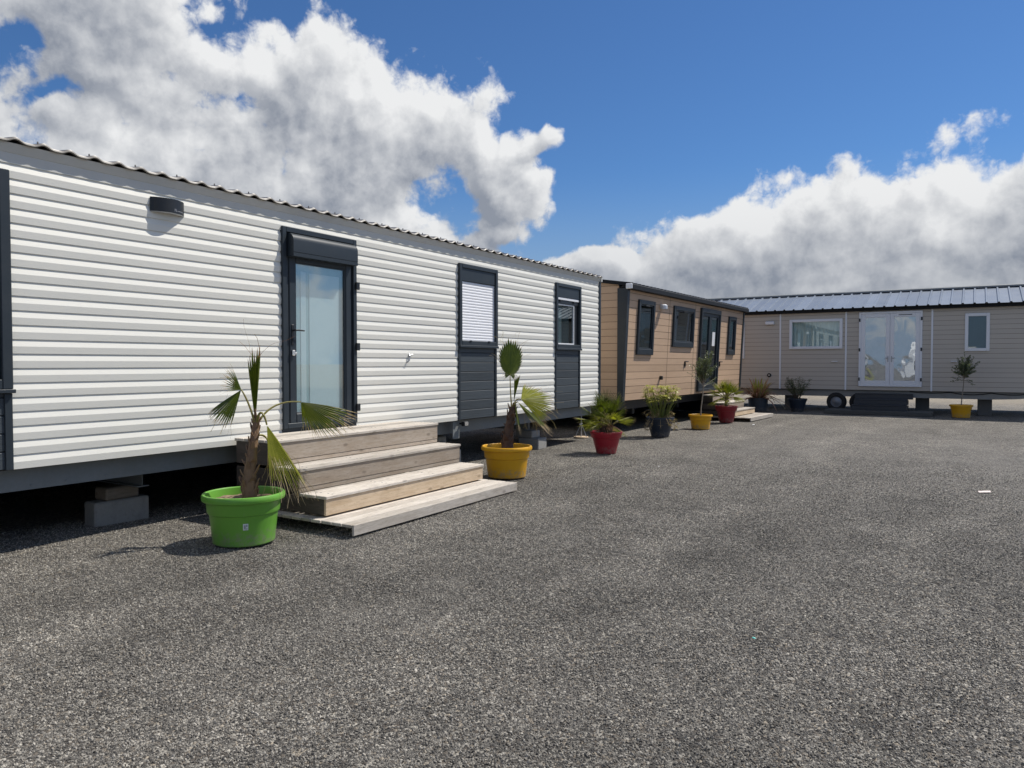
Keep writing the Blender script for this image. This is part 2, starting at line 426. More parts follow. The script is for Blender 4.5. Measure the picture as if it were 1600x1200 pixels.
plain('palm_trunk_dark', (0.105, 0.064, 0.045), 0.9, var=0.4, vscale=14, stretch=(1, 1, 0.35), bump=1.0, bscale=40, bstretch=(1, 1, 0.25), tint=0.25)
plain('bark_grey', (0.24, 0.21, 0.17), 0.9, var=0.25, vscale=20, bump=0.8, bscale=60)
plain('rubber', (0.018, 0.018, 0.018), 0.75, var=0.2)
plain('wheel_rim', (0.24, 0.25, 0.27), 0.4, var=0.1, metal=0.3)
plain('cable_black', (0.015, 0.015, 0.015), 0.5)
plain('paper', (0.78, 0.66, 0.62), 0.7, var=0.08, vscale=12)
plain('sticker', (0.70, 0.74, 0.72), 0.35, var=0.03)
plain('sticker_mark', (0.28, 0.32, 0.33), 0.4, var=0.05)
plain('logo_grey', (0.30, 0.31, 0.34), 0.4, var=0.02)
plain('cyan_plastic', (0.10, 0.50, 0.45), 0.4, var=0.05)
plain('flower_white', (0.8, 0.8, 0.78), 0.5, var=0.05)
plain('dark_deck', (0.085, 0.085, 0.078), 0.7, var=0.2, vscale=4, stretch=(0.4, 6, 6), tint=0.12, bump=0.3)
plain('step_slate', (0.032, 0.037, 0.045), 0.5, var=0.12, vscale=4, tint=0.1)
plain('hedge_bark', (0.08, 0.06, 0.045), 0.9, var=0.3, vscale=8)
wood_mat('wood_grey', (0.40, 0.355, 0.30), (0.60, 0.555, 0.495))
wood_mat('wood_fresh', (0.50, 0.375, 0.245), (0.68, 0.55, 0.40))
wood_mat('wood_brownish', (0.33, 0.265, 0.20), (0.46, 0.40, 0.335))
wood_mat('wood_shaded_side', (0.065, 0.053, 0.044), (0.10, 0.083, 0.07), axis=1)  # step timber darkened, with the shade on its sides painted into the colour
wood_mat('wood_block', (0.26, 0.21, 0.16), (0.36, 0.31, 0.25), axis=0)
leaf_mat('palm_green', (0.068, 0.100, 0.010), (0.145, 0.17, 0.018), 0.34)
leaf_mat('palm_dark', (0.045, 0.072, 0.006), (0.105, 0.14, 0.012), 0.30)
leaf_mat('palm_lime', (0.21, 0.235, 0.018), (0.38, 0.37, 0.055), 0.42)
leaf_mat('palm_dry', (0.34, 0.25, 0.14), (0.50, 0.40, 0.27), 0.25, rough=0.8)
leaf_mat('palm_brown', (0.16, 0.075, 0.035), (0.30, 0.16, 0.085), 0.25, rough=0.7)
leaf_mat('petiole', (0.22, 0.21, 0.05), (0.34, 0.27, 0.10), 0.1)
leaf_mat('sedge', (0.26, 0.29, 0.05), (0.52, 0.47, 0.15), 0.35)
leaf_mat('sedge_stem', (0.10, 0.15, 0.025), (0.22, 0.23, 0.06), 0.15)
leaf_mat('flax_red', (0.26, 0.11, 0.075), (0.58, 0.37, 0.25), 0.30)
leaf_mat('olive', (0.075, 0.10, 0.045), (0.20, 0.225, 0.135), 0.25)
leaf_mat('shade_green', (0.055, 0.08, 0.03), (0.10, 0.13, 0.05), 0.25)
leaf_mat('hedge_leaf', (0.035, 0.055, 0.02), (0.09, 0.11, 0.04), 0.2)
glass_mat('glass', boost=0.05)
glass_mat('glass_door', boost=0.11, tint=(0.93, 0.97, 0.98))
glass_mat('glass_dark', boost=0.04, tint=(0.60, 0.66, 0.68))
glass_mat('glass_film', tint=(0.6, 0.65, 0.65), boost=0.27, wave=0.012, wscale=1.0, film=(0.42, 0.44, 0.45), film_fac=0.85)


# ------------------------------------------------------------------ mesh builder
class MB:
    """collects faces in the local space of a thing and links them as ONE mesh object"""

    def __init__(self):
        self.v, self.f, self.mi, self.tn, self.sm = [], [], [], [], []
        self.cm, self.ct, self.cs = 0, 0.5, False

    def use(self, mi=None, tint=None, smooth=None):
        if mi is not None: self.cm = mi
        if tint is not None: self.ct = tint
        if smooth is not None: self.cs = smooth
        return self

    def vert(self, p):
        self.v.append(tuple(p)); return len(self.v) - 1

    def face(self, idx):
        self.f.append(tuple(idx)); self.mi.append(self.cm); self.tn.append(self.ct); self.sm.append(self.cs)

    def poly(self, pts):
        self.face([self.vert(p) for p in pts])

    def box(self, a, b, c=0.0):
        """axis box from corner a to corner b; c = chamfer of its edges"""
        x0, x1 = sorted((a[0], b[0])); y0, y1 = sorted((a[1], b[1])); z0, z1 = sorted((a[2], b[2]))
        c = min(c, 0.45 * min(x1 - x0, y1 - y0, z1 - z0))
        if c <= 0:
            i = [self.vert((x, y, z)) for z in (z0, z1) for (x, y) in ((x0, y0), (x1, y0), (x1, y1), (x0, y1))]
            for q in ((3, 2, 1, 0), (4, 5, 6, 7), (0, 1, 5, 4), (1, 2, 6, 5), (2, 3, 7, 6), (3, 0, 4, 7)):
                self.face([i[j] for j in q])
            return
        P = {}
        L = ((x0, x1), (y0, y1), (z0, z1))
        for sx in (0, 1):
            for sy in (0, 1):
                for sz in (0, 1):
                    s = (sx, sy, sz)
                    for ax in range(3):   # the corner's vertex that lies on the face normal to ax
                        p = [L[d][s[d]] + (0 if d == ax else (c if s[d] == 0 else -c)) for d in range(3)]
                        P[s, ax] = self.vert(p)
        for ax in range(3):
            u, w = [d for d in range(3) if d != ax]
            for s in (0, 1):
                def key(a_, b_):
                    t = [0, 0, 0]; t[ax] = s; t[u] = a_; t[w] = b_; return tuple(t)
                q = [P[key(0, 0), ax], P[key(1, 0), ax], P[key(1, 1), ax], P[key(0, 1), ax]]
                flip = (s == 0) ^ (ax == 1)
                self.face(q[::-1] if flip else q)
        for ax in range(3):                # edge strips along ax
            u, w = [d for d in range(3) if d != ax]
            for a_ in (0, 1):
                for b_ in (0, 1):
                    k0 = [0, 0, 0]; k0[u] = a_; k0[w] = b_; k1 = list(k0); k1[ax] = 1
                    self.face([P[tuple(k0), u], P[tuple(k1), u], P[tuple(k1), w], P[tuple(k0), w]])
        for k_ in [(i, j, l) for i in (0, 1) for j in (0, 1) for l in (0, 1)]:
            self.face([P[k_, 0], P[k_, 1], P[k_, 2]])

    def prism(self, prof, x0, x1, closed=False, caps=False):
        """extrude a (y, z) outline along x"""
        a = [self.vert((x0, y, z)) for y, z in prof]; b = [self.vert((x1, y, z)) for y, z in prof]
        n = len(prof)
        for i in range(n if closed else n - 1):
            j = (i + 1) % n
            self.face((a[i], b[i], b[j], a[j]))
        if caps:
            self.face(a[::-1]); self.face(b)

    def lathe(self, prof, seg=40, c=(0, 0, 0), a0=0.0):
        rings = []
        for r, z in prof:
            if r <= 1e-6:
                rings.append([self.vert((c[0], c[1], c[2] + z))])
            else:
                rings.append([self.vert((c[0] + r * math.cos(a0 + 2 * math.pi * i / seg), c[1] + r * math.sin(a0 + 2 * math.pi * i / seg), c[2] + z)) for i in range(seg)])
        for p, q in zip(rings, rings[1:]):
            for i in range(seg):
                j = (i + 1) % seg
                if len(p) == 1: self.face((p[0], q[j], q[i]))
                elif len(q) == 1: self.face((p[i], p[j], q[0]))
                else: self.face((p[i], p[j], q[j], q[i]))

    def tube(self, pts, rad, seg=8, caps=True):
        pts = [Vector(p) for p in pts]
        if not isinstance(rad, (list, tuple)): rad = [rad] * len(pts)
        rings = []
        up = Vector((0.13, 0.27, 0.95)).normalized()
        for i, p in enumerate(pts):
            t = (pts[min(i + 1, len(pts) - 1)] - pts[max(i - 1, 0)]).normalized()
            s = t.cross(up)
            if s.length < 1e-3: s = t.cross(Vector((1, 0, 0)))
            s.normalize(); w = s.cross(t)
            rings.append([self.vert(p + (s * math.cos(2 * math.pi * k / seg) + w * math.sin(2 * math.pi * k / seg)) * rad[i]) for k in range(seg)])
        for p, q in zip(rings, rings[1:]):
            for i in range(seg):
                j = (i + 1) % seg
                self.face((p[i], p[j], q[j], q[i]))
        if caps:
            self.face(rings[0][::-1]); self.face(rings[-1])

    def shear(self, fn):
        self.v = [(x, y + fn(z), z) for x, y, z in self.v]; return self

    def cyl(self, a, b, r, seg=16):
        self.tube([a, b], r, seg)

    def build(self, name, mats, parent=None, sharp=38):
        me = bpy.data.meshes.new(name)
        me.from_pydata(self.v, [], self.f)
        if not isinstance(mats, (list, tuple)): mats = [mats]
        for q in mats: me.materials.append(MATS[q])
        me.polygons.foreach_set('material_index', self.mi)
        at = me.attributes.new('tint', 'FLOAT', 'FACE')
        at.data.foreach_set('value', self.tn)
        me.polygons.foreach_set('use_smooth', self.sm)
        if any(self.sm): me.set_sharp_from_angle(angle=R(sharp))
        me.update()
        o = bpy.data.objects.new(name, me)
        COL.objects.link(o)
        if parent: o.parent = parent
        return o


def tag(o, label, cat=None, group=None, kind=None):
    if label: o['label'] = label
    if cat: o['category'] = cat
    if group: o['group'] = group
    if kind: o['kind'] = kind
    return o


def empty(name, loc=(0, 0, 0), rz=0.0, label=None, cat=None, group=None):
    o = bpy.data.objects.new(name, None)
    o.empty_display_size = 0.3
    COL.objects.link(o)
    o.location = loc; o.rotation_euler = (0, 0, rz)
    tag(o, label, cat, group)
    return o


def ray(px, py):
    """direction through a photo pixel, used to measure where things stand"""
    f0 = Vector((math.cos(YAW), math.sin(YAW), 0)); rt = Vector((math.sin(YAW), -math.cos(YAW), 0)); u0 = Vector((0, 0, 1))
    fw = f0 * math.cos(PITCH) - u0 * math.sin(PITCH); up = u0 * math.cos(PITCH) + f0 * math.sin(PITCH)
    return fw + rt * ((px - 800) / FPX) + up * ((600 - py) / FPX)


def at_y(px, py, Y):
    d = ray(px, py); return Vector((0, 0, CAM_H)) + d * (Y / d.y)


def at_x(px, py, X):
    d = ray(px, py); return Vector((0, 0, CAM_H)) + d * (X / d.x)


# ------------------------------------------------------------------ ground
def build_ground():
    def axis(lo, hi, a, b, step):
        xs = [a + step * i for i in range(int(round((b - a) / step)) + 1)]
        q, s = a, step
        left = []
        while q > lo:
            s *= 1.5; q -= s; left.append(max(q, lo))
        q, s = b, step
        right = []
        while q < hi:
            s *= 1.5; q += s; right.append(min(q, hi))
        return left[::-1] + xs + right
    xs = axis(-900, 900, -4, 32, 0.14); ys = axis(-900, 900, -8, 12, 0.14)
    mb = MB().use(smooth=True)
    for y in ys:
        for x in xs:
            fade = 1.0 if (-4 < x < 36 and -8 < y < 13) else 0.0
            z = (mnoise.noise(Vector((x * 0.55, y * 0.55, 1.7))) * 0.016 + mnoise.noise(Vector((x * 1.9, y * 1.9, 4.1))) * 0.009) * fade
            mb.vert((x, y, z - 0.012))
    nx = len(xs)
    for j in range(len(ys) - 1):
        for i in range(nx - 1):
            a = j * nx + i
            mb.face((a, a + 1, a + nx + 1, a + nx))
    o = mb.build('gravel_ground', 'gravel')
    return tag(o, 'dark grey gravel covering the whole yard', kind='structure')


ground = build_ground()


def ground_z(x, y):
    return mnoise.noise(Vector((x * 0.55, y * 0.55, 1.7))) * 0.016 + mnoise.noise(Vector((x * 1.9, y * 1.9, 4.1))) * 0.009 - 0.012


def gravel_stones():
    """loose stones lying on the ground sheet in the near part of the yard"""
    mb = MB(); st = 0.2
    dens = []
    nx, ny = 70, 95
    for j in range(ny + 1):
        for i in range(nx + 1):
            x, y = 0.0 + i * st, -9.5 + j * st
            r = math.hypot(x, y)
            mb.vert((x, y, ground_z(x, y) + 0.001))
            d = 6600.0 if r < 5 else 6600.0 * max(0.0, 1 - (r - 5) / 8.5) ** 1.3
            if y > 7.2: d = 0.0
            dens.append(d)
    for j in range(ny):
        for i in range(nx):
            a = j * (nx + 1) + i
            q = (a, a + 1, a + nx + 2, a + nx + 1)
            if max(dens[k_] for k_ in q) > 1: mb.face(q)
    o = mb.build('gravel_stones', 'stones')
    at = o.data.attributes.new('density', 'FLOAT', 'POINT'); at.data.foreach_set('value', dens)
    g = bpy.data.node_groups.new('scatter_stones', 'GeometryNodeTree')
    g.interface.new_socket('Geometry', in_out='INPUT', socket_type='NodeSocketGeometry'); g.interface.new_socket('Geometry', in_out='OUTPUT', socket_type='NodeSocketGeometry')
    k = NT(g)
    gi, go = k.node('NodeGroupInput'), k.node('NodeGroupOutput')
    da = k.node('GeometryNodeInputNamedAttribute', data_type='FLOAT'); da.inputs['Name'].default_value = 'density'
    ds = k.node('GeometryNodeDistributePointsOnFaces', distribute_method='RANDOM'); ds.inputs['Seed'].default_value = 4
    k.l.new(gi.outputs[0], ds.inputs['Mesh']); k.l.new(da.outputs['Attribute'], ds.inputs['Density'])
    ico = k.node('GeometryNodeMeshIcoSphere'); ico.inputs['Radius'].default_value = 1.0; ico.inputs['Subdivisions'].default_value = 1
    pn = k.node('ShaderNodeTexNoise', {'Scale': 1.3, 'Detail': 1.0})
    sp = k.node('GeometryNodeSetPosition'); k.l.new(ico.outputs[0], sp.inputs['Geometry'])
    k.l.new(k.v('SCALE', k.v('SUBTRACT', pn.outputs['Color'], (.5, .5, .5)), s=1.3), sp.inputs['Offset'])
    sm = k.node('GeometryNodeSetMaterial'); k.l.new(sp.outputs[0], sm.inputs[0]); sm.inputs['Material'].default_value = MATS['stones']
    rv = k.node('FunctionNodeRandomValue', data_type='FLOAT_VECTOR'); rv.inputs['Min'].default_value = (0, 0, 0); rv.inputs['Max'].default_value = (6.28, 6.28, 6.28)
    rs = k.node('FunctionNodeRandomValue', data_type='FLOAT'); rs.inputs[2].default_value = 0.0; rs.inputs[3].default_value = 1.0; rs.inputs['Seed'].default_value = 5
    sc = k.m('MULTIPLY_ADD', k.m('POWER', rs.outputs[1], 2.0), 0.0046, 0.0032)
    rx = k.node('FunctionNodeRandomValue', data_type='FLOAT_VECTOR'); rx.inputs['Min'].default_value = (1.0, 0.6, 0.45); rx.inputs['Max'].default_value = (1.5, 1.0, 0.8); rx.inputs['Seed'].default_value = 9
    io = k.node('GeometryNodeInstanceOnPoints')
    k.l.new(ds.outputs['Points'], io.inputs['Points']); k.l.new(sm.outputs[0], io.inputs['Instance'])
    e2r = k.node('FunctionNodeEulerToRotation'); k.l.new(rv.outputs[0], e2r.inputs[0]); k.l.new(e2r.outputs[0], io.inputs['Rotation'])
    k.l.new(k.v('SCALE', rx.outputs[0], s=sc), io.inputs['Scale'])
    rt = k.node('FunctionNodeRandomValue', data_type='FLOAT'); rt.inputs['Seed'].default_value = 11
    sa = k.node('GeometryNodeStoreNamedAttribute', data_type='FLOAT', domain='INSTANCE'); sa.inputs['Name'].default_value = 'stone_tint'
    k.l.new(io.outputs[0], sa.inputs['Geometry']); k.l.new(rt.outputs[1], sa.inputs['Value'])
    k.l.new(sa.outputs[0], go.inputs[0])
    md = o.modifiers.new('scatter', 'NODES'); md.node_group = g
    return tag(o, 'loose grey stones strewn over the gravel in the foreground', kind='stuff')


gravel_stones()


# ------------------------------------------------------------------ walls with openings
def vinyl(pitch, z0, lip=0.0165, back=0.002, face=0.055, foot=0.0125):
    def f(za, zb):
        pts = []
        k = int(math.floor((za - z0) / pitch + 1e-6))
        while True:
            zk = z0 + k * pitch
            if zk >= zb - 1e-6: break
            for (p0, s0), (p1, s1) in (((foot, zk), (lip, zk + face)), ((lip, zk + face), (back, zk + pitch))):
                lo, hi = max(s0, za), min(s1, zb)
                if hi - lo > 1e-6:
                    g = lambda z: p0 + (p1 - p0) * (z - s0) / (s1 - s0)
                    pts += [(g(lo), lo, 0), (g(hi), hi, 0)]
            k += 1
        return pts
    return f


def boards(pitch, z0, gap=0.008, depth=0.009, bevel=0.0):
    def f(za, zb):
        pts = []
        k = int(math.floor((za - z0) / pitch + 1e-6))
        while True:
            zk = z0 + k * pitch
            if zk >= zb - 1e-6: break
            segs = [((-depth, zk), (-depth, zk + gap), 1), ((0.0, zk + gap), (0.0, zk + pitch - bevel), 0)]
            if bevel: segs.append(((0.0, zk + pitch - bevel), (-depth, zk + pitch), 0))
            for (p0, s0), (p1, s1), mt in segs:
                lo, hi = max(s0, za), min(s1, zb)
                if hi - lo > 1e-6:
                    g = lambda z: p0 + (p1 - p0) * (z - s0) / (s1 - s0)
                    pts += [(g(lo), lo, mt), (g(hi), hi, mt)]
            k += 1
        return pts
    return f


def wall(mb, prof, x0, x1, z0, z1, openings=(), yfun=lambda z: 0.0, mat0=0):
    """cladding along x between z0 and z1 with rectangular openings (xa, xb, za, zb); outward is -y"""
    cuts = sorted({x0, x1, *[c for o in openings for c in o[:2] if x0 < c < x1]})
    for a, b in zip(cuts, cuts[1:]):
        mid = 0.5 * (a + b)
        spans = [(z0, z1)]
        for o in openings:
            if o[0] < mid < o[1]:
                nxt = []
                for s in spans:
                    if o[3] <= s[0] or o[2] >= s[1]: nxt.append(s); continue
                    if o[2] > s[0]: nxt.append((s[0], o[2]))
                    if o[3] < s[1]: nxt.append((o[3], s[1]))
                spans = nxt
        for za, zb in spans:
            P = prof(za, zb)
            va = [mb.vert((a, -p + yfun(z), z)) for p, z, _ in P]; vb = [mb.vert((b, -p + yfun(z), z)) for p, z, _ in P]
            for i in range(len(P) - 1):
                if abs(P[i][1] - P[i + 1][1]) < 1e-9 and abs(P[i][0] - P[i + 1][0]) < 1e-9: continue
                mb.cm = mat0 + (max(P[i][2], P[i + 1][2]))
                mb.face((va[i], vb[i], vb[i + 1], va[i + 1]))
    mb.cm = mat0


def ring(mb, x0, x1, z0, z1, w, y0, y1, c=0.004, wt=None, wb=None):
    """rectangular frame of four butted bars"""
    wt = w if wt is None else wt; wb = w if wb is None else wb
    mb.box((x0, y0, z0), (x0 + w, y1, z1), c); mb.box((x1 - w, y0, z0), (x1, y1, z1), c)
    mb.box((x0 + w, y0, z1 - wt), (x1 - w, y1, z1), c); mb.box((x0 + w, y0, z0), (x1 - w, y1, z0 + wb), c)


def panel(name, a, b, mats, parent, c=0.0):
    mb = MB(); mb.box(a, b, c); return mb.build(name, mats, parent)


def shell(parent, L, D, z0, z1, ridge, mat, x0=0.0, back=True, blockers=0):
    """rear wall, both gables, floor and ceiling behind a front wall"""
    mb = MB()
    if back: mb.poly([(x0, D, z0), (L, D, z0), (L, D, z1), (x0, D, z1)])
    for x in (x0, L):
        mb.poly([(x, 0.012, z0), (x, D, z0), (x, D, z1), (x, D / 2, z1 + ridge), (x, 0.012, z1)])
    mb.build('side_walls', mat, parent)
    mb = MB()
    mb.box((x0 + 0.01, 0.05, z0 - 0.01), (L - 0.01, D - 0.01, z0 + 0.06))
    mb.build('floor_slab', 'underside', parent)
    if blockers:  # unseen panels added at back and end to keep light out from under the home
        panel('light_blocker', (x0, D - 0.04, 0.0), (L, D - 0.01, z0 - 0.012), 'slate_dark', parent); panel('light_blocker', (x0 + 0.0, 0.4, 0.0), (x0 + 0.03, D - 0.05, z0 - 0.012), 'slate_dark', parent) if blockers > 1 else panel('light_blocker', (L - 0.03, 0.4, 0.0), (L, D - 0.05, z0 - 0.012), 'slate_dark', parent)
    mb = MB()
    mb.poly([(x0 + 0.05, 2.2, z0 + 0.065), (L - 0.05, 2.2, z0 + 0.065), (L - 0.05, 2.2, z1), (x0 + 0.05, 2.2, z1)])
    mb.poly([(x0 + 0.05, 0.05, z1 - 0.02), (L - 0.05, 0.05, z1 - 0.02), (L - 0.05, 2.2, z1 - 0.02), (x0 + 0.05, 2.2, z1 - 0.02)])
    mb.build('interior', 'interior', parent)


# ------------------------------------------------------------------ white mobile home
GH = 'mobile homes round the yard'
def build_white_home():
    X0 = 0.6; L = 13.25 - X0
    h = empty('mobile_home', (X0, 6.26, 0), 0, 'long white mobile home with ribbed siding and dark window frames', 'mobile home', GH)
    zb, pitch = 0.685, 0.1115
    ops = [(1.15, 2.16, zb, 2.967), (4.77, 5.88, zb, 2.96), (7.94, 8.935, zb, 2.935), (10.82, 11.785, zb, 2.925)]
    mb = MB(); wall(mb, vinyl(pitch, zb), 0, L, zb, 3.035, ops)
    # little end caps so that the courses read as solid where an opening cuts them
    for o in ops:
        for x, s in ((o[0] - 0.001, 1), (o[1] + 0.001, -1)):
            k = 0
            while zb + (k + 1) * pitch <= o[3]:
                z = zb + k * pitch
                mb.poly([(x, 0.0, z), (x, -0.0125, z), (x, -0.0165, z + 0.055), (x, -0.002, z + pitch), (x, 0.0, z + pitch)])
                k += 1
    mb.build('wall', 'white_siding', h, sharp=10)
    shell(h, L, 4.0, zb, 3.10, 0.38, 'white_siding', blockers=2)
    mb = MB()                                     # eaves trim: a sloping soffit strip above a flat band
    mb.prism([(0.012, 3.032), (-0.010, 3.032), (-0.012, 3.105), (-0.016, 3.108), (-0.044, 3.176), (0.02, 3.180)], 0, L, closed=True, caps=True)
    mb.build('eaves_trim', 'white_trim', h)
    # tile-effect sheet roof
    mb = MB().use(smooth=True)
    per, amp = 0.2, 0.0135
    nx = int(L / per * 12); tan = math.tan(R(10.5))

    def wv(x):
        t = (x / per) % 1.0
        return amp * (math.cos(2 * math.pi * t) + 0.25 * math.cos(4 * math.pi * t))
    rows = [(-0.058, -0.030), (-0.060, 0.0)]
    y = -0.060
    while y < 1.96:
        rows.append((y + 0.175, 0.175 * tan - 0.010)); rows.append((y + 0.349, 0.349 * tan - 0.020))
        rows.append((y + 0.351, 0.351 * tan))
        y += 0.35
        rows[-3] = (rows[-3][0], rows[-3][1] + 0); 
    base = 3.206
    acc = []
    y = -0.060; zr = base
    acc.append((y, zr - 0.020)); acc.append((y - 0.004, zr - 0.008)); acc.append((y, zr))
    while y < 1.95:
        acc.append((y + 0.34, zr + 0.34 * tan - 0.022)); acc.append((y + 0.343, zr + 0.343 * tan + 0.004)); acc.append((y + 0.35, zr + 0.35 * tan))
        y += 0.35; zr += 0.35 * tan
    for yy, zz in acc:
        for i in range(nx + 1):
            x = L * i / nx
            mb.vert((x, yy, zz + wv(x)))
    for j in range(len(acc) - 1):
        for i in range(nx):
            a = j * (nx + 1) + i
            mb.face((a, a + 1, a + nx + 2, a + nx + 1))
    mb.use(smooth=False)
    mb.poly([(0, 2.0, zr - 0.02), (L, 2.0, zr - 0.02), (L, 4.08, 3.20), (0, 4.08, 3.20)])
    rf = mb.build('roof', 'tile_sheet', h, sharp=25)
    mb = MB().use(smooth=True)                    # the rolled lip along the lower edge and the screw heads on it
    for i in range(nx):
        x0, x1 = L * i / nx, L * (i + 1) / nx
        a = [(x0, -0.061, base - 0.024 + wv(x0)), (x1, -0.061, base - 0.024 + wv(x1)), (x1, -0.072, base - 0.017 + wv(x1)), (x0, -0.072, base - 0.017 + wv(x0))]
        mb.poly(a)
        b = [(x0, -0.072, base - 0.017 + wv(x0)), (x1, -0.072, base - 0.017 + wv(x1)), (x1, -0.062, base - 0.004 + wv(x1)), (x0, -0.062, base - 0.004 + wv(x0))]
        mb.poly(b)
    x = 0.4
    while x < L:
        mb.lathe([(0.0, 0.016), (0.006, 0.014), (0.008, 0.0)], 6, (round(x / per) * per, 0.03, base + 0.03))
        x += 0.4
    mb.build('drip_edge', 'drip_grey', rf)
    panel('corner_trim', (L - 0.045, -0.030, zb - 0.005), (L + 0.03, 0.05, 3.10), 'slate_plastic', h, 0.004); panel('corner_trim', (-0.02, -0.03, zb), (0.04, 0.05, 3.1), 'slate_plastic', h, 0.004)
    mb = MB()
    mb.box((L + 0.002, -0.05, 3.10), (L + 0.05, 2.0, 3.20), 0.004)
    mb.build('verge_trim', 'white_trim', h)
    # chassis
    mb = MB()
    mb.box((0, 0.145, 0.49), (L - 0.05, 0.158, 0.674)); mb.box((0, 0.158, 0.49), (L - 0.05, 0.215, 0.502))
    for x in (0.55, 2.35, 2.62, 2.95, 3.22, 6.9, 9.7):
        mb.lathe([(0.012, 0), (0.010, 0.006), (0.0, 0.007)], 8, (x, 0.0, 0.0)) if False else mb.box((x, 0.139, 0.515), (x + 0.018, 0.146, 0.533), 0.003)
    ch = mb.build('chassis_beam', 'steel_beam', h)
    for xw in (3.45, 8.1, 10.6):
        mb = MB()
        mb.box((xw - 0.004, 0.40, 0.345), (xw + 0.004, 3.6, 0.478)); mb.box((xw - 0.055, 0.385, 0.478), (xw + 0.055, 3.6, 0.488)); mb.box((xw - 0.055, 0.385, 0.335), (xw + 0.055, 3.6, 0.345))
        mb.build('cross_beam', 'steel_beam', ch)
    # bracket plate with a small lamp on it, right of the steps
    mb = MB(); mb.box((7.86, 0.02, 0.42), (8.02, 0.035, 0.665), 0.003); br = mb.build('bracket_plate', 'steel_beam', h)
    mb = MB(); mb.box((7.99, -0.09, 0.600), (8.09, -0.03, 0.665), 0.008); mb.box((8.02, -0.03, 0.62), (8.05, 0.03, 0.645)); mb.use(1); mb.poly([(8.0, -0.0915, 0.607), (8.082, -0.0915, 0.607), (8.082, -0.0915, 0.659), (8.0, -0.0915, 0.659)])
    mb.build('marker_light', ['slate_dark', 'bright_metal'], br)
    # ---- door
    x0, x1, z0, z1 = ops[1][0], ops[1][1], 0.80, ops[1][3]
    mb = MB(); ring(mb, x0, x1, z0, z1, 0.055, -0.040, 0.05); ring(mb, x0 + 0.055, x1 - 0.055, z0 + 0.03, z1 - 0.055, 0.045, -0.012, 0.05)
    mb.box((x0, -0.02, zb), (x1, 0.03, z0 - 0.002))
    fr = mb.build('door_frame', 'slate_plastic', h)
    mb = MB().use(smooth=True)
    bz1, bz0 = z1 - 0.065, z1 - 0.315
    arc = [(-0.040, bz1)] + [(-0.040 - 0.085 * math.sin(a), bz1 - 0.085 + 0.085 * math.cos(a)) for a in [R(q) for q in (15, 30, 45, 60, 75, 90)]] + [(-0.125, bz0 + 0.045), (-0.118, bz0 + 0.042), (-0.125, bz0 + 0.038), (-0.125, bz0), (-0.012, bz0), (-0.012, bz1)]
    mb.prism(arc, x0 + 0.075, x1 - 0.07, closed=True, caps=True)
    mb.build('roller_box', 'slate_plastic', fr, sharp=30)
    lx0, lx1, lz0, lz1 = x0 + 0.105, x1 - 0.075, z0 + 0.045, bz0 + 0.03
    mb = MB(); ring(mb, lx0, lx1, lz0, lz1, 0.088, -0.020, 0.035, 0.008, wt=0.075, wb=0.11)
    ring(mb, lx0 + 0.088, lx1 - 0.088, lz0 + 0.11, lz1 - 0.075, 0.014, -0.010, 0.02, 0.003)
    door = mb.build('door', 'slate_plastic', h)
    gx0, gx1, gz0, gz1 = lx0 + 0.10, lx1 - 0.10, lz0 + 0.122, lz1 - 0.087
    panel('pane', (gx0, 0.004, gz0), (gx1, 0.010, gz1), 'glass_door', door)
    panel('inner_panel', (gx0 - 0.005, 0.036, gz0 - 0.005), (gx1 + 0.005, 0.042, gz1 + 0.005), 'aqua_panel_dim', door)
    panel('inner_strip', (gx0 + 0.10, 0.030, gz0), (gx0 + 0.175, 0.035, gz1 - 0.075), 'aqua_panel', door); panel('inner_blind', (gx0 + 0.225, 0.030, gz0), (gx1 - 0.05, 0.035, gz1 - 0.085), 'aqua_panel', door)
    mb = MB().use(smooth=True)
    hz = 1.86
    mb.box((lx0 + 0.022, -0.028, hz - 0.16), (lx0 + 0.058, -0.020, hz + 0.06), 0.004)
    mb.tube([(lx0 + 0.04, -0.024, hz), (lx0 + 0.04, -0.065, hz)], 0.009, 10)
    mb.tube([(lx0 + 0.038, -0.066, hz), (lx0 + 0.09, -0.068, hz), (lx0 + 0.165, -0.063, hz - 0.003)], [0.010, 0.009, 0.008], 10)
    mb.lathe([(0.0, 0.0), (0.010, 0.0), (0.010, -0.008), (0, -0.008)], 10, (lx0 + 0.04, -0.03, hz - 0.10))
    mb.build('handle', 'slate_dark', door)
    mb = MB(); mb.box((lx0 + 0.018, -0.045, 1.585), (lx0 + 0.058, -0.020, 1.645), 0.006); mb.box((lx0 + 0.045, -0.052, 1.600), (lx0 + 0.075, -0.040, 1.622), 0.004)
    mb.build('lock', 'bright_metal', door)
    for hz in (2.42, 1.70, 0.98):
        mb = MB(); mb.box((x1 - 0.03, -0.065, hz - 0.045), (x1 + 0.028, -0.038, hz + 0.045), 0.006); mb.build('hinge', 'slate_dark', door)
    # ---- windows with roller shutters
    for i, (wx0, wx1, bot, top) in enumerate(((ops[2][0], ops[2][1], 1.729, ops[2][3]), (ops[3][0], ops[3][1], 1.742, ops[3][3]))):
        mb = MB(); ring(mb, wx0, wx1, bot, top, 0.062, -0.052, 0.04, 0.006, wb=0.10)
        mb.box((wx0 + 0.062, -0.036, top - 0.062), (wx1 - 0.062, 0.03, top - 0.245), 0.004)
        mb.box((wx0 - 0.004, -0.066, bot + 0.0), (wx1 + 0.004, -0.050, bot + 0.035), 0.004)
        w = mb.build('window', 'slate_plastic', h)
        ix0, ix1, iz0, iz1 = wx0 + 0.062, wx1 - 0.062, bot + 0.10, top - 0.247
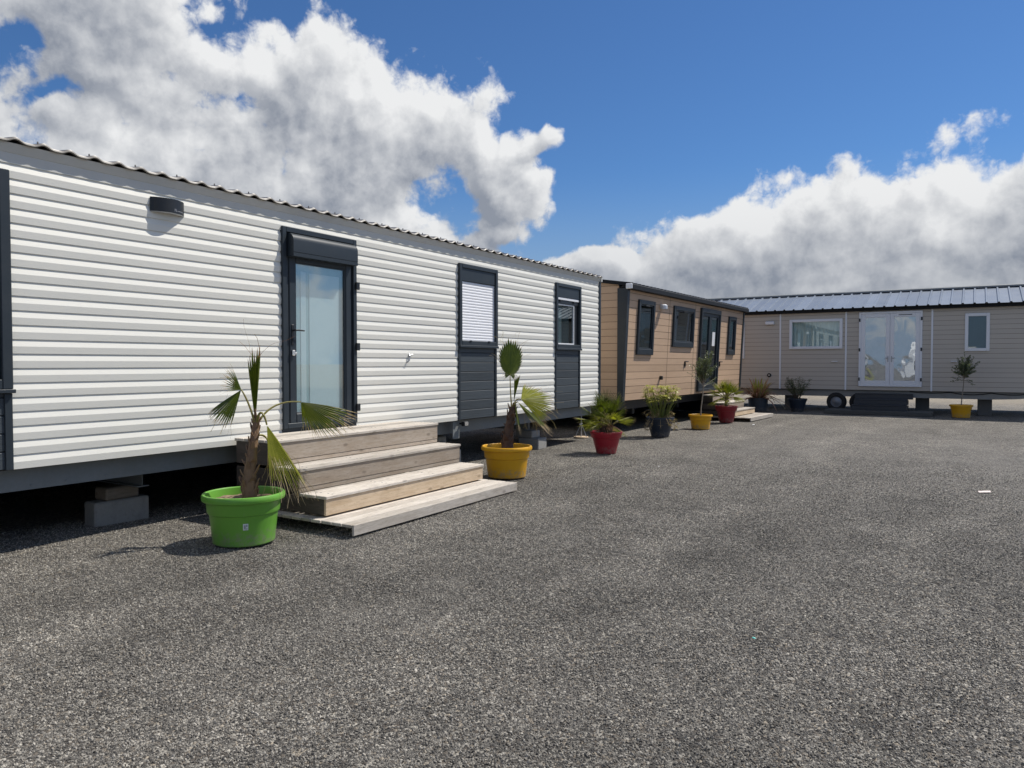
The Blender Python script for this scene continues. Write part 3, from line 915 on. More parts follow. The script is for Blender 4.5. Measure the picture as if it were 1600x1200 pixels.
        if i == 0:
            mb = MB().use(smooth=True)
            n = 21; p = (iz1 - iz0) / n; prof = []
            for k in range(n):
                z = iz0 + k * p
                prof += [(-0.010, z), (-0.018, z + 0.10 * p), (-0.021, z + 0.5 * p), (-0.018, z + 0.85 * p), (-0.010, z + 0.97 * p)]
            mb.prism(prof, ix0, ix1)
            mb.build('shutter', 'shutter_white', w, sharp=50)
            for q in (0.2, 0.75): panel('shutter_stop', (ix0 + q * (ix1 - ix0), -0.062, bot + 0.085), (ix0 + q * (ix1 - ix0) + 0.05, -0.050, bot + 0.108), 'slate_dark', w, 0.003)
        else:
            panel('shutter', (ix0, -0.030, iz1 - 0.045), (ix1, -0.012, iz1), 'shutter_white', w, 0.004)
            mb = MB(); mb.box((ix0, -0.02, iz1 - 0.115), (ix1, 0.03, iz1 - 0.046), 0.003)
            for q in (0.1, 0.72): mb.box((ix0 + q * (ix1 - ix0), -0.045, iz1 - 0.075), (ix0 + q * (ix1 - ix0) + 0.07, -0.02, iz1 - 0.050), 0.004)
            mb.box((ix1 - 0.16, -0.005, iz0), (ix1, 0.03, iz1 - 0.115), 0.003)
            mb.build('sash', 'slate_dark', w)
            mb = MB(); ring(mb, ix0, ix1 - 0.16, iz0, iz1 - 0.115, 0.022, -0.012, 0.03, 0.003); mb.build('inner_frame', 'white_plastic', w)
            panel('pane', (ix0 + 0.02, 0.006, iz0 + 0.02), (ix1 - 0.18, 0.012, iz1 - 0.13), 'glass_dark', w)
            mb = MB(); panel('curtain', (ix0, 0.034, iz0 - 0.02), (ix0 + 0.27, 0.037, iz1 - 0.02), 'curtain', w); panel('curtain', (ix0 + 0.30, 0.040, iz0 - 0.02), (ix0 + 0.56, 0.043, iz1 - 0.02), 'curtain_grey', w)
        mb = MB(); wall(mb, boards(0.1385, 0.69, 0.004, 0.012, 0.012), wx0 + 0.045, wx1 - 0.045, 0.69, bot - 0.002, (), lambda z: -0.016)
        mb.cm = 2; mb.box((wx0, -0.030, zb), (wx0 + 0.045, 0.02, bot - 0.002), 0.003); mb.box((wx1 - 0.045, -0.030, zb), (wx1, 0.02, bot - 0.002), 0.003)
        mb.build('cladding_panel', ['slate_boards', 'slate_dark', 'slate_plastic'], w)
    # ---- the large dark window at the left edge of the picture
    wx0, wx1, bot, top = ops[0][0], ops[0][1], 1.304, ops[0][3]
    mb = MB(); ring(mb, wx0, wx1, bot, top, 0.075, -0.050, 0.04, 0.006); ring(mb, wx0 + 0.075, wx1 - 0.075, bot + 0.075, top - 0.075, 0.05, -0.02, 0.03, 0.004)
    mb.box((wx0 - 0.01, -0.062, bot - 0.03), (wx1 + 0.012, -0.02, bot + 0.0), 0.004)
    w = mb.build('window', 'slate_plastic', h)
    panel('pane', (wx0 + 0.12, 0.0, bot + 0.12), (wx1 - 0.12, 0.006, top - 0.12), 'glass_dark', w)
    panel('curtain', (wx0 + 0.1, 0.12, bot + 0.05), (wx1 - 0.1, 0.125, top - 0.05), 'curtain_grey', w)
    mb = MB(); wall(mb, boards(0.1385, 0.69, 0.004, 0.012, 0.012), wx0 + 0.045, wx1 - 0.055, 0.69, bot - 0.032, (), lambda z: -0.016)
    mb.cm = 2; mb.box((wx0, -0.03, zb), (wx0 + 0.045, 0.02, bot - 0.032), 0.003); mb.box((wx1 - 0.055, -0.030, zb), (wx1, 0.02, bot - 0.032), 0.003)
    mb.build('cladding_panel', ['slate_boards', 'slate_dark', 'slate_plastic'], w)
    # ---- wall lamp: shallow curved front, open below
    mb = MB().use(smooth=True)
    ax0, ax1, az0, az1 = 3.30, 3.635, 2.862, 2.988
    n = 16; top_, bot_ = [], []
    for i in range(n + 1):
        t = i / n; x = ax0 + (ax1 - ax0) * t; y = -0.020 - 0.078 * math.sin(math.pi * t) ** 0.75
        top_.append((x, y)); bot_.append((x, y))
    for i in range(n):
        mb.poly([(*bot_[i], az0), (*bot_[i + 1], az0), (*top_[i + 1], az1), (*top_[i], az1)])
    mb.use(smooth=False)
    mb.face([mb.vert((x, y, az1)) for x, y in top_])
    mb.face([mb.vert((x, y, az0 + 0.006)) for x, y in bot_][::-1])
    mb.use(1); mb.box((ax0 + 0.02, -0.022, az0 + 0.004), (ax1 - 0.02, -0.004, az1 - 0.004))
    mb.use(2)
    for i in range(n):
        a, b = bot_[i], bot_[i + 1]
        mb.poly([(a[0], a[1] - 0.001, az0), (b[0], b[1] - 0.001, az0), (b[0], b[1] + 0.012, az0 - 0.006), (a[0], a[1] + 0.012, az0 - 0.006)])
    lamp = mb.build('wall_lamp', ['slate_dark', 'white_plastic', 'galvanised'], h)
    mb = MB()                                     # small monogram and a line of fine lettering, low on the curved front

    def onlamp(t, z, e=0.0015):
        x = ax0 + (ax1 - ax0) * t
        return (x, -0.020 - 0.078 * math.sin(math.pi * t) ** 0.75 - e, z)
    for t0, t1, za, zb_ in ((0.565, 0.575, 0, 0), (0.620, 0.630, 0, 0)):
        mb.poly([onlamp(t0, 2.878), onlamp(t1, 2.878), onlamp(t1 + 0.004, 2.904), onlamp(t0 + 0.004, 2.904)])
    mb.poly([onlamp(0.570, 2.904), onlamp(0.584, 2.904), onlamp(0.632, 2.878), onlamp(0.618, 2.878)])
    for t in [0.655 + 0.014 * i for i in range(17)]:
        mb.poly([onlamp(t, 2.883), onlamp(t + 0.008, 2.883), onlamp(t + 0.008, 2.891), onlamp(t, 2.891)])
    mb.build('lettering', 'logo_grey', lamp)
    # ---- door catch on the wall
    c = at_y(638, 556, 6.26) - Vector((X0, 6.26, 0))
    mb = MB().use(smooth=True)
    mb.tube([(c.x - 0.005, -0.01, c.z + 0.035), (c.x - 0.008, -0.035, c.z), (c.x - 0.035, -0.042, c.z - 0.06), (c.x - 0.06, -0.03, c.z - 0.085)], [0.008, 0.010, 0.011, 0.009], 8)
    mb.tube([(c.x - 0.005, -0.02, c.z + 0.01), (c.x + 0.05, -0.03, c.z + 0.015)], 0.008, 8)
    mb.build('door_catch', 'galvanised', h)
    return h


build_white_home()


# ------------------------------------------------------------------ brown mobile home (front leans out towards the eaves)
def build_brown_home():
    L, D = 8.42, 3.9
    h = empty('mobile_home', (14.48, 6.30, 0), R(-1.5), 'brown timber-look mobile home with black eaves, between the white and the grey one', 'mobile home', GH)
    zb, zt = 0.70, 3.09

    def lean(z): return -0.12 * (z - zb) / (zt - zb)
    ops = [(0.56, 1.45, 1.69, 2.89), (2.63, 4.06, 1.90, 2.89), (4.53, 6.10, 0.76, 2.96), (6.93, 7.62, 1.75, 2.86)]
    mb = MB(); wall(mb, boards(0.153, zb), 0.06, L - 0.05, zb, zt, ops, lean)
    mb.cm = 1
    for x in (2.40, 4.16, 6.22):
        z = zb
        mb.poly([(x, lean(zb) - 0.002, zb), (x + 0.016, lean(zb) - 0.002, zb), (x + 0.016, lean(zt) - 0.002, zt), (x, lean(zt) - 0.002, zt)])
    mb.build('wall', ['brown_boards', 'brown_groove'], h)
    mb = MB()                                      # end wall facing the white home, up to the gable
    tmp = MB(); wall(tmp, boards(0.153, zb), -D, -0.08, zb, zt + 0.14)
    mb.v = [(y, -x, z) for x, y, z in tmp.v]; mb.f = tmp.f; mb.mi = tmp.mi; mb.tn = tmp.tn; mb.sm = tmp.sm
    mb.build('end_wall', ['brown_boards', 'brown_groove'], h)
    shell(h, L, D, zb, zt, 0.30, 'brown_boards', x0=0.02, blockers=1)
    for x0, x1 in ((-0.035, 0.075), (L - 0.07, L + 0.03)):   # corner posts that follow the lean
        mb = MB()
        a = [(x0, lean(zb) - 0.025, zb - 0.02), (x1, lean(zb) - 0.025, zb - 0.02), (x1, 0.10, zb - 0.02), (x0, 0.10, zb - 0.02)]
        b = [(x0, lean(zt) - 0.025, zt), (x1, lean(zt) - 0.025, zt), (x1, 0.10, zt), (x0, 0.10, zt)]
        ia = [mb.vert(p) for p in a]; ib = [mb.vert(p) for p in b]
        mb.face(ia[::-1]); mb.face(ib)
        for i in range(4):
            j = (i + 1) % 4; mb.face((ia[i], ia[j], ib[j], ib[i]))
        mb.build('corner_post', 'slate_plastic', h)
    # roof with black fascia
    mb = MB()
    mb.box((-0.06, -0.245, 3.055), (L + 0.12, -0.135, 3.165), 0.010)
    mb.box((-0.06, -0.135, 3.10), (L + 0.10, 0.02, 3.125))
    fa = mb.build('fascia', 'roof_black', h)
    mb = MB(); mb.box((-0.115, -0.262, 3.06), (-0.062, -0.125, 3.172), 0.012); mb.build('end_cap', 'white_plastic', fa)
    mb = MB()
    zr = 3.165; n = 42
    mb.prism([(-0.235, 3.168), (D / 2, zr + 0.34), (D + 0.2, 3.17), (D + 0.2, 3.14), (D / 2, zr + 0.30), (-0.235, 3.14)], -0.05, L + 0.1, closed=True, caps=True)
    for i in range(n):
        x = 0.02 + (L + 0.0) * i / (n - 1)
        a = [(x - 0.03, -0.236, 3.169), (x + 0.03, -0.236, 3.169), (x + 0.03, D / 2, zr + 0.341), (x - 0.03, D / 2, zr + 0.341)]
        t = [(x - 0.015, -0.236, 3.197), (x + 0.015, -0.236, 3.197), (x + 0.015, D / 2, zr + 0.367), (x - 0.015, D / 2, zr + 0.367)]
        ia = [mb.vert(p) for p in a]; it = [mb.vert(p) for p in t]
        mb.face(it)
        for u in range(4):
            w_ = (u + 1) % 4; mb.face((ia[u], ia[w_], it[w_], it[u]))
    mb.build('roof', 'tile_sheet', h)
    mb = MB(); mb.prism([(-0.240, 3.11), (-0.240, 3.18), (D / 2, zr + 0.375), (D + 0.2, 3.18), (D + 0.2, 3.11), (D / 2, zr + 0.29)], -0.075, -0.052, closed=True, caps=True)
    mb.build('verge_trim', 'roof_black', h)
    # windows
    for i, (x0, x1, z0, z1) in enumerate(ops):
        if i == 2: continue
        y = -0.035
        mb = MB()
        ring(mb, x0, x1, z0, z1, 0.085, y - 0.012, 0.03, 0.008, wt=0.095, wb=0.13)
        ring(mb, x0 + 0.085, x1 - 0.085, z0 + 0.13, z1 - 0.095, 0.03, y + 0.012, 0.02, 0.004)
        w = mb.shear(lean).build('window', 'slate_plastic', h)
        mb = MB(); mb.box((x0 + 0.11, y + 0.030, z0 + 0.155), (x1 - 0.11, y + 0.036, z1 - 0.12)); mb.shear(lean).build('pane', 'glass_dark', w)
        if i != 3:
            mb = MB(); mb.box((0.5 * (x0 + x1) - 0.12, y - 0.026, z1 - 0.135), (0.5 * (x0 + x1) + 0.10, y - 0.002, z1 - 0.105), 0.006); mb.shear(lean).build('vent_catch', 'slate_dark', w)
        if i == 0: q = [(x0 + e, 0.045, x0 + e + 0.06, z1 - 0.2) for e in (0.12, 0.20, 0.30, 0.52, 0.64)]
        elif i == 1: q = [(x0 + 0.08, 0.05, x0 + 0.26, z1 - 0.28), (x0 + 0.32, 0.055, x1 - 0.1, z1 - 0.44)]
        else: q = [(x0 + 0.08, 0.06, x1 - 0.08, z1 - 0.05)]
        for xa, ya, xb, zz in q: panel('curtain', (xa, ya, z0 + 0.05), (xb, ya + 0.005, zz), 'aqua_panel' if i == 3 else 'curtain_grey', w)
    # double glazed door
    x0, x1, z0, z1 = ops[2]
    y = -0.035
    mb = MB(); ring(mb, x0, x1, z0, z1, 0.07, y - 0.03, 0.03, 0.008, wt=0.12); fr = mb.shear(lean).build('door_frame', 'slate_plastic', h)
    xm = 0.5 * (x0 + x1)
    for a, b in ((x0 + 0.07, xm - 0.002), (xm + 0.002, x1 - 0.07)):
        mb = MB(); ring(mb, a, b, z0 + 0.07, z1 - 0.12, 0.085, y + 0.0, y + 0.06, 0.006, wb=0.14); d = mb.shear(lean).build('door', 'slate_plastic', h)
        mb = MB(); mb.box((a + 0.08, y + 0.028, z0 + 0.20), (b - 0.08, y + 0.034, z1 - 0.20)); mb.shear(lean).build('pane', 'glass_dark', d)
        if a > xm:
            mb = MB(); mb.box((a + 0.24, y + 0.018, 1.98), (a + 0.46, y + 0.022, 2.36)); mb.shear(lean).build('notice', 'white_plastic', d)
            mb = MB(); mb.box((a + 0.02, y - 0.03, 1.62), (a + 0.06, y, 1.80), 0.006); mb.box((a + 0.03, y - 0.06, 1.74), (a + 0.17, y - 0.04, 1.765), 0.006); mb.shear(lean).build('handle', 'galvanised', d)
        else:
            panel('curtain', (a + 0.30, 0.10, z0 + 0.1), (a + 0.50, 0.105, z1 - 0.3), 'curtain', d)
    # wall lamp, catches, tap
    mb = MB().use(smooth=True)
    mb.lathe([(0.075, -0.055), (0.08, -0.02), (0.076, 0.03), (0.05, 0.052), (0.0, 0.058)], 20, (1.86, lean(2.8) - 0.075, 2.81)); mb.use(smooth=False); mb.box((1.80, lean(2.8) - 0.06, 2.76), (1.92, lean(2.8) + 0.0, 2.86), 0.01)
    mb.build('wall_lamp', 'grey_white_plastic', h)
    for x in (3.58, 6.32):
        mb = MB(); y = lean(1.53)
        mb.box((x, y - 0.05, 1.535), (x + 0.17, y - 0.02, 1.56), 0.006); mb.box((x - 0.02, y - 0.03, 1.42), (x + 0.015, y + 0.0, 1.56), 0.006)
        mb.build('door_catch', 'slate_dark', h)
    mb = MB(); mb.box((1.98, lean(1.15) - 0.07, 1.12), (2.05, lean(1.15), 1.21), 0.01); mb.build('tap_box', 'slate_dark', h)
    # chassis
    mb = MB(); mb.box((0.02, 0.16, 0.50), (L, 0.175, 0.695)); mb.box((0.02, 0.175, 0.50), (L, 0.24, 0.512)); mb.build('chassis_beam', 'slate_dark', h)
    for x in (1.2, 4.0, 7.0): panel('cross_beam', (x, 0.3, 0.36), (x + 0.1, D - 0.2, 0.498), 'slate_dark', h)
    return h


build_brown_home()


# ------------------------------------------------------------------ grey-beige mobile home with the zinc roof, across the end of the yard
def build_grey_home():
    L, D = 10.75, 4.0
    h = empty('mobile_home', (25.0, 8.5, 0), R(-90), 'taupe grey mobile home with ribbed zinc roof and white window frames', 'mobile home', GH)
    zb, zt = 0.68, 3.105
    ops = [(1.42, 2.02, 1.66, 2.88), (3.45, 5.03, 1.96, 2.905), (5.50, 7.21, 0.80, 3.075), (8.28, 8.885, 1.855, 2.94)]
    mb = MB(); wall(mb, boards(0.138, zb, 0.007, 0.008), 0, L, zb, zt, ops); mb.build('wall', ['taupe_boards', 'brown_groove'], h)
    shell(h, L, D, zb, zt, 0.55, 'taupe_boards')
    for x in (3.142, 5.105, 7.435):
        mb = MB(); mb.box((x, -0.022, zb), (x + 0.05, 0.01, zt), 0.004); mb.build('cover_strip', 'grey_white_plastic', h)
    panel('corner_trim', (-0.03, -0.025, zb), (0.07, 0.05, zt), 'grey_white_plastic', h, 0.004); panel('corner_trim', (L - 0.07, -0.025, zb), (L + 0.03, 0.05, zt), 'grey_white_plastic', h, 0.004)
    mb = MB(); mb.box((-0.05, -0.13, 3.105), (L + 0.05, 0.02, 3.195), 0.006); fa = mb.build('fascia', 'roof_black', h)
    mb = MB()
    ry, rz, ey, ez = D / 2, 3.835, -0.19, 3.205
    sl = (rz - ez) / (ry - ey)
    n = 38; pitch = (L + 0.2) / n
    for i in range(n):
        x = -0.1 + i * pitch
        mb.use(tint=rng.random())
        for (xa, za), (xb, zb_) in (((0, 0.0), (pitch - 0.075, 0.0)), ((pitch - 0.075, 0.0), (pitch - 0.055, 0.032)), ((pitch - 0.055, 0.032), (pitch - 0.020, 0.032)), ((pitch - 0.020, 0.032), (pitch, 0.0))):
            mb.poly([(x + xa, ey, ez + za), (x + xb, ey, ez + zb_), (x + xb, ry, rz + zb_), (x + xa, ry, rz + za)])
            mb.poly([(x + xa, ry, rz + za), (x + xb, ry, rz + zb_), (x + xb, D - ey, ez + zb_), (x + xa, D - ey, ez + za)])
    rf = mb.build('roof', 'roof_zinc', h)
    mb = MB(); mb.prism([(ry - 0.16, rz - 0.012), (ry - 0.15, rz + 0.036), (ry, rz + 0.075), (ry + 0.15, rz + 0.036), (ry + 0.16, rz - 0.012)], -0.12, L + 0.12, closed=True, caps=True); mb.build('ridge_cap', 'steel_beam', rf)
    mb = MB(); mb.box((-0.1, ey, 3.180), (L + 0.1, ey + 0.05, 3.200)); mb.build('eaves_bar', 'roof_black', rf)
    for i, (x0, x1, z0, z1) in enumerate(ops):
        if i == 2: continue
        mb = MB(); ring(mb, x0, x1, z0, z1, 0.085, -0.045, 0.03, 0.010); w = mb.build('window', 'grey_white_plastic', h)
        panel('pane', (x0 + 0.08, -0.014, z0 + 0.08), (x1 - 0.08, -0.008, z1 - 0.08), 'glass_dark' if i != 1 else 'glass', w)
        mb = MB()
        if i == 1:
            k = x0 + 0.10
            mb.use(smooth=True)
            pts = [(x0 + 0.06 + (x1 - x0 - 0.12) * t / 60, 0.07 + 0.022 * math.sin(t * 1.35) + 0.01 * math.sin(t * 0.6)) for t in range(61)]
            for (xa, ya), (xb, yb) in zip(pts, pts[1:]):
                mb.poly([(xa, ya, z0 + 0.04), (xb, yb, z0 + 0.04), (xb, yb, z1 - 0.04), (xa, ya, z1 - 0.04)])
        else:
            mb.box((x0 + 0.06, 0.05, z0 + 0.05), (x1 - 0.06, 0.055, z1 - 0.05))
        mb.build('curtain', 'curtain' if i == 1 else 'curtain_grey', w, sharp=80)
    x0, x1, z0, z1 = ops[2]
    mb = MB(); ring(mb, x0, x1, z0, z1, 0.065, -0.05, 0.03, 0.008); fr = mb.build('door_frame', 'grey_white_plastic', h)
    xm = 0.5 * (x0 + x1)
    for s, a, b in ((-1, x0 + 0.065, xm - 0.002), (1, xm + 0.002, x1 - 0.065)):
        mb = MB(); ring(mb, a, b, z0 + 0.065, z1 - 0.065, 0.112, -0.038, 0.02, 0.008); d = mb.build('door', 'grey_white_plastic', h)
        panel('pane', (a + 0.09, -0.016, z0 + 0.155), (b - 0.09, -0.010, z1 - 0.155), 'glass_film', d)
        hx = xm + s * 0.05
        mb = MB(); mb.box((hx - 0.016, -0.050, 1.55), (hx + 0.016, -0.038, 1.72), 0.004); mb.box((min(hx, hx + s * 0.10), -0.075, 1.655), (max(hx, hx + s * 0.10), -0.055, 1.675), 0.005); mb.build('handle', 'galvanised', d)
        for hz in (1.02, 1.92, 2.83):
            q = x0 + 0.02 if s < 0 else x1 - 0.02
            mb = MB(); mb.box((q - 0.022, -0.068, hz - 0.05), (q + 0.022, -0.048, hz + 0.05), 0.004); mb.build('hinge', 'slate_plastic', d)
        if s > 0:
            mb = MB(); mb.box((a + 0.22, -0.047, z1 - 0.125), (a + 0.58, -0.036, z1 - 0.10), 0.004); mb.build('vent_grille', 'curtain_grey', d)
    mb = MB(); mb.box((2.70, -0.10, 2.765), (2.98, 0.0, 2.875), 0.02); mb.build('wall_lamp', 'grey_white_plastic', h)
    panel('door_catch', (4.72, -0.05, 1.55), (4.90, -0.005, 1.575), 'grey_white_plastic', h, 0.006); panel('door_catch', (7.94, -0.05, 1.55), (8.10, -0.005, 1.575), 'grey_white_plastic', h, 0.006)
    mb = MB().use(smooth=True)
    for r0, r1, yy, mi in ((0.062, 0.062, -0.03, 0), (0.03, 0.03, -0.036, 1)):
        mb.use(mi); n = 18
        mb.face([mb.vert((2.83 + r0 * math.cos(2 * math.pi * i / n), yy, 1.12 + r0 * math.sin(2 * math.pi * i / n))) for i in range(n)])
    mb.use(0); mb.tube([(2.83, -0.03, 1.12), (2.83, 0.0, 1.12)], 0.062, 18); mb.build('flue_outlet', ['slate_dark', 'galvanised'], h)
    # chassis: deep beam that tapers up to the drawbar at the right end, twin wheels, a sagging cable
    mb = MB()
    prof = [(0.05, 0.665), (0.05, 0.47), (9.0, 0.47), (9.5, 0.49), (10.7, 0.60), (11.9, 0.60), (11.9, 0.665)]
    for y0, y1 in ((0.10, 0.115), (3.2, 3.215)):
        ia = [mb.vert((x, y0, z)) for x, z in prof]; ib = [mb.vert((x, y1, z)) for x, z in prof]
        mb.face(ia); mb.face(ib[::-1])
        for i in range(len(prof)):
            j = (i + 1) % len(prof); mb.face((ia[i], ib[i], ib[j], ia[j]))
    for x in (1.0, 3.0, 7.6, 9.4): mb.box((x, 0.12, 0.50), (x + 0.09, 3.2, 0.64))
    ch = mb.build('chassis_beam', 'grey_beam', h)
    mb = MB().use(smooth=True)
    for xa, xb, s in ((7.95, 8.95, 0.06), (8.95, 9.9, 0.045), (9.9, 10.7, 0.05), (6.9, 7.95, 0.03)):
        mb.tube([(xa + (xb - xa) * t / 8, 0.085, 0.655 - s * 4 * (t / 8) * (1 - t / 8)) for t in range(9)], 0.012, 6)
    mb.build('cable', 'cable_black', ch)
    for x in (4.86, 5.52):
        mb = MB().use(smooth=True)
        def disc(prof_, mi):
            t = MB(); t.lathe(prof_, 32)
            base = len(mb.v)
            mb.v += [(x + vx, 0.06 - vz, 0.30 + vy) for vx, vy, vz in t.v]
            for f in t.f:
                mb.f.append(tuple(i + base for i in f)); mb.mi.append(mi); mb.tn.append(0.5); mb.sm.append(True)
        disc([(0.165, 0.0), (0.20, 0.012), (0.255, 0.012), (0.285, -0.01), (0.292, -0.05), (0.292, -0.14), (0.27, -0.18), (0.16, -0.18)], 0)
        wh = mb.build('wheel', ['rubber'], h)
        mb = MB().use(smooth=True)
        disc([(0.165, 0.0), (0.160, -0.02), (0.150, -0.035), (0.09, -0.02), (0.065, -0.012), (0.05, 0.0), (0.03, 0.004), (0.0, 0.004)], 0)
        mb.use(smooth=False)
        mb.build('rim', ['wheel_rim'], wh)
        mb = MB(); mb.prism([(0, 0)] * 0 or [(0.04, 0.0), (0.10, 0.0), (0.10, 0.01), (0.04, 0.01)], x - 0.3, x + 0.3, closed=True, caps=True) if False else None
    return h


build_grey_home()


# ------------------------------------------------------------------ timber entrance steps
def timber_steps(loc, rz, label, w=2.55, run=0.34, levels=(0.294, 0.518, 0.762), plat=(-0.05, 2.675), depth=1.66, group=None):
    """local frame: x along the wall, y=0 at the front edge of the platform, +y towards the wall"""
    t = empty('entrance_steps', loc, rz, label, 'steps', 'entrance steps before the doors')
    mb = MB()
    y = 0.0; i = 0
    while y < depth - 0.10:                        # platform boards and the joists below them
        mb.use(tint=rng.random()); mb.box((plat[0] + rng.uniform(-.004, .004), y, 0.072), (plat[1] + rng.uniform(-.004, .004), y + 0.116, 0.100 + rng.uniform(-.0015, .0015)), 0.004); y += 0.127
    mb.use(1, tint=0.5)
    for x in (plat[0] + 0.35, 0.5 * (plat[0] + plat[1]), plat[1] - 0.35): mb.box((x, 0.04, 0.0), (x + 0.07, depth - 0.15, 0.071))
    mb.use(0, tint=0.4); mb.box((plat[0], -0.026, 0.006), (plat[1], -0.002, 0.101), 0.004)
    mb.build('platform', ['wood_grey', 'wood_shaded_side'], t)
    x0, x1 = 0.05, 0.05 + w
    ys = [0.41 + run * i for i in range(3)] + [depth]
    for i, z in enumerate(levels):
        zl = 0.118 if i == 0 else levels[i - 1] + 0.001
        mb = MB(); mb.use(tint=rng.random())
        h_ = z - 0.028 - zl
        if i == 0: mb.box((x0, ys[i], zl), (x1, ys[i] + 0.024, z - 0.029), 0.003)
        else:
            mb.box((x0, ys[i], zl + 0.045), (x1, ys[i] + 0.024, z - 0.029), 0.003)
            mb.use(tint=rng.random()); mb.box((x0, ys[i] + 0.004, zl), (x1, ys[i] + 0.024, zl + 0.043), 0.003)
        mb.build('riser', 'wood_fresh' if i == 0 else 'wood_brownish', t)
        mb = MB()
        ye = ys[i + 1] + 0.0 if i < 2 else ys[3]
        y = ys[i] - 0.012; bw = 0.140
        while y + 0.05 < ye:
            mb.use(tint=rng.random()); mb.box((x0 - 0.006, y, z - 0.028), (x1 + 0.006, min(y + bw, ye - 0.001), z + rng.uniform(-.001, .001)), 0.004); y += bw + 0.010
        mb.use(1)
        for b in range(3):
            yy = ys[i] + 0.055 + b * 0.150
            if yy < ye:
                for xx in (0.12, 0.86, 1.62, w - 0.02):
                    for e in (-0.02, 0.035):
                        mb.box((x0 + xx, yy + e, z + 0.0008), (x0 + xx + 0.012, yy + e + 0.012, z + 0.0022))
        mb.build('tread', ['wood_grey', 'steel_beam'], t)
        for x in (x0, x1 - 0.022):
            mb = MB(); mb.use(tint=rng.random()); mb.box((x + 0.001, ys[i] + 0.026, zl), (x + 0.021, depth - 0.02, z - 0.030), 0.002); mb.build('side_panel', 'wood_shaded_side', t)
    return t


timber_steps((4.70, 4.545, 0), R(0.4), 'weathered timber steps with a low platform below the glass door of the white home')
timber_steps((19.40, 4.86, 0), R(-2.2), 'small pale timber steps and platform in front of the brown home', w=1.75, levels=(0.27, 0.46, 0.66), plat=(-0.05, 2.10), depth=1.30, run=0.30)


def grey_steps():
    t = empty('entrance_steps', (25.0, 8.5, 0), R(-90), 'dark slate steps on a long low deck before the double door of the grey home', 'steps', 'entrance steps before the doors')
    mb = MB()
    x0, x1, y = 4.70, 7.55, -1.16
    while y < -0.06:
        mb.use(tint=rng.random()); mb.box((x0, y, 0.085), (x1, y + 0.13, 0.112), 0.004); y += 0.137
    mb.use(tint=0.2); mb.box((x0, -1.188, 0.0), (x1, -1.162, 0.113), 0.004)
    for x in (x0 + 0.2, 6.1, x1 - 0.3): mb.box((x, -1.15, 0.0), (x + 0.07, -0.1, 0.084))
    mb.build('platform', 'dark_deck', t)
    for (xa, xb, yf, za, zb_) in ((5.42, 6.88, -0.88, 0.116, 0.275), (5.45, 6.88, -0.62, 0.276, 0.435), (5.45, 7.00, -0.36, 0.436, 0.60)):
        mb = MB(); mb.use(tint=rng.random()); mb.box((xa, yf - 0.012, zb_ - 0.03), (xb, min(yf + 0.30, -0.03), zb_), 0.005)
        tr = mb.build('tread', 'step_slate', t)
        mb = MB(); mb.use(tint=rng.random()); mb.box((xa, yf, za), (xb, yf + 0.02, zb_ - 0.031), 0.003)
        for x in (xa, xb - 0.02): mb.box((x, yf + 0.021, za), (x + 0.02, -0.04, zb_ - 0.031))
        mb.build('riser', 'step_slate', t)
    return t


grey_steps()


# ------------------------------------------------------------------ blocks, jack and litter
def block(loc, size, mat, label, rz=0.0, name='concrete_block', cat='concrete block', group=None):
    mb = MB().use(tint=rng.random())
    sx, sy, sz = size
    mb.box((-sx / 2, -sy / 2, 0), (sx / 2, sy / 2, sz), 0.014)
    o = mb.build(name, mat); o.location = loc; o.rotation_euler = (0, 0, rz)
    return tag(o, label, cat, group or ('concrete blocks under the homes' if cat == 'concrete block' else None))


block((3.95, 6.91, -0.02), (0.52, 0.20, 0.235), 'concrete', 'long grey concrete block on the gravel left of the green pot, under the white home', R(-2))
block((3.96, 6.93, 0.216), (0.33, 0.19, 0.118), 'wood_block', 'short wooden packing block on the long concrete block under the white home', R(3), 'packing_block', 'wood block')
block((8.85, 6.72, -0.02), (0.30, 0.40, 0.23), 'concrete', 'pale concrete block on the gravel at the right end of the weathered steps', R(2))
block((8.72, 6.86, 0.212), (0.20, 0.40, 0.21), 'concrete', 'upper concrete block of the pair at the right end of the weathered steps', R(-3))
block((11.35, 6.66, -0.02), (0.34, 0.40, 0.20), 'concrete', 'lower concrete block behind the large yellow palm pot', R(3))
block((11.32, 6.74, 0.182), (0.26, 0.36, 0.13), 'concrete', 'middle concrete block of the pile behind the large yellow palm pot', R(-4))
block((11.30, 6.84, 0.314), (0.20, 0.20, 0.19), 'concrete', 'small top block of the pile behind the large yellow palm pot', R(2))
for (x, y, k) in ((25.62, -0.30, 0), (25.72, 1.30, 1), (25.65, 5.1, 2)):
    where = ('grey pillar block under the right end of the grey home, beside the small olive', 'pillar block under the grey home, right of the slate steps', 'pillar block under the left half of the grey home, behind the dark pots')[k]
    block((x, y, -0.02), (0.36, 0.30, 0.495), 'concrete_shaded', where, R(90))


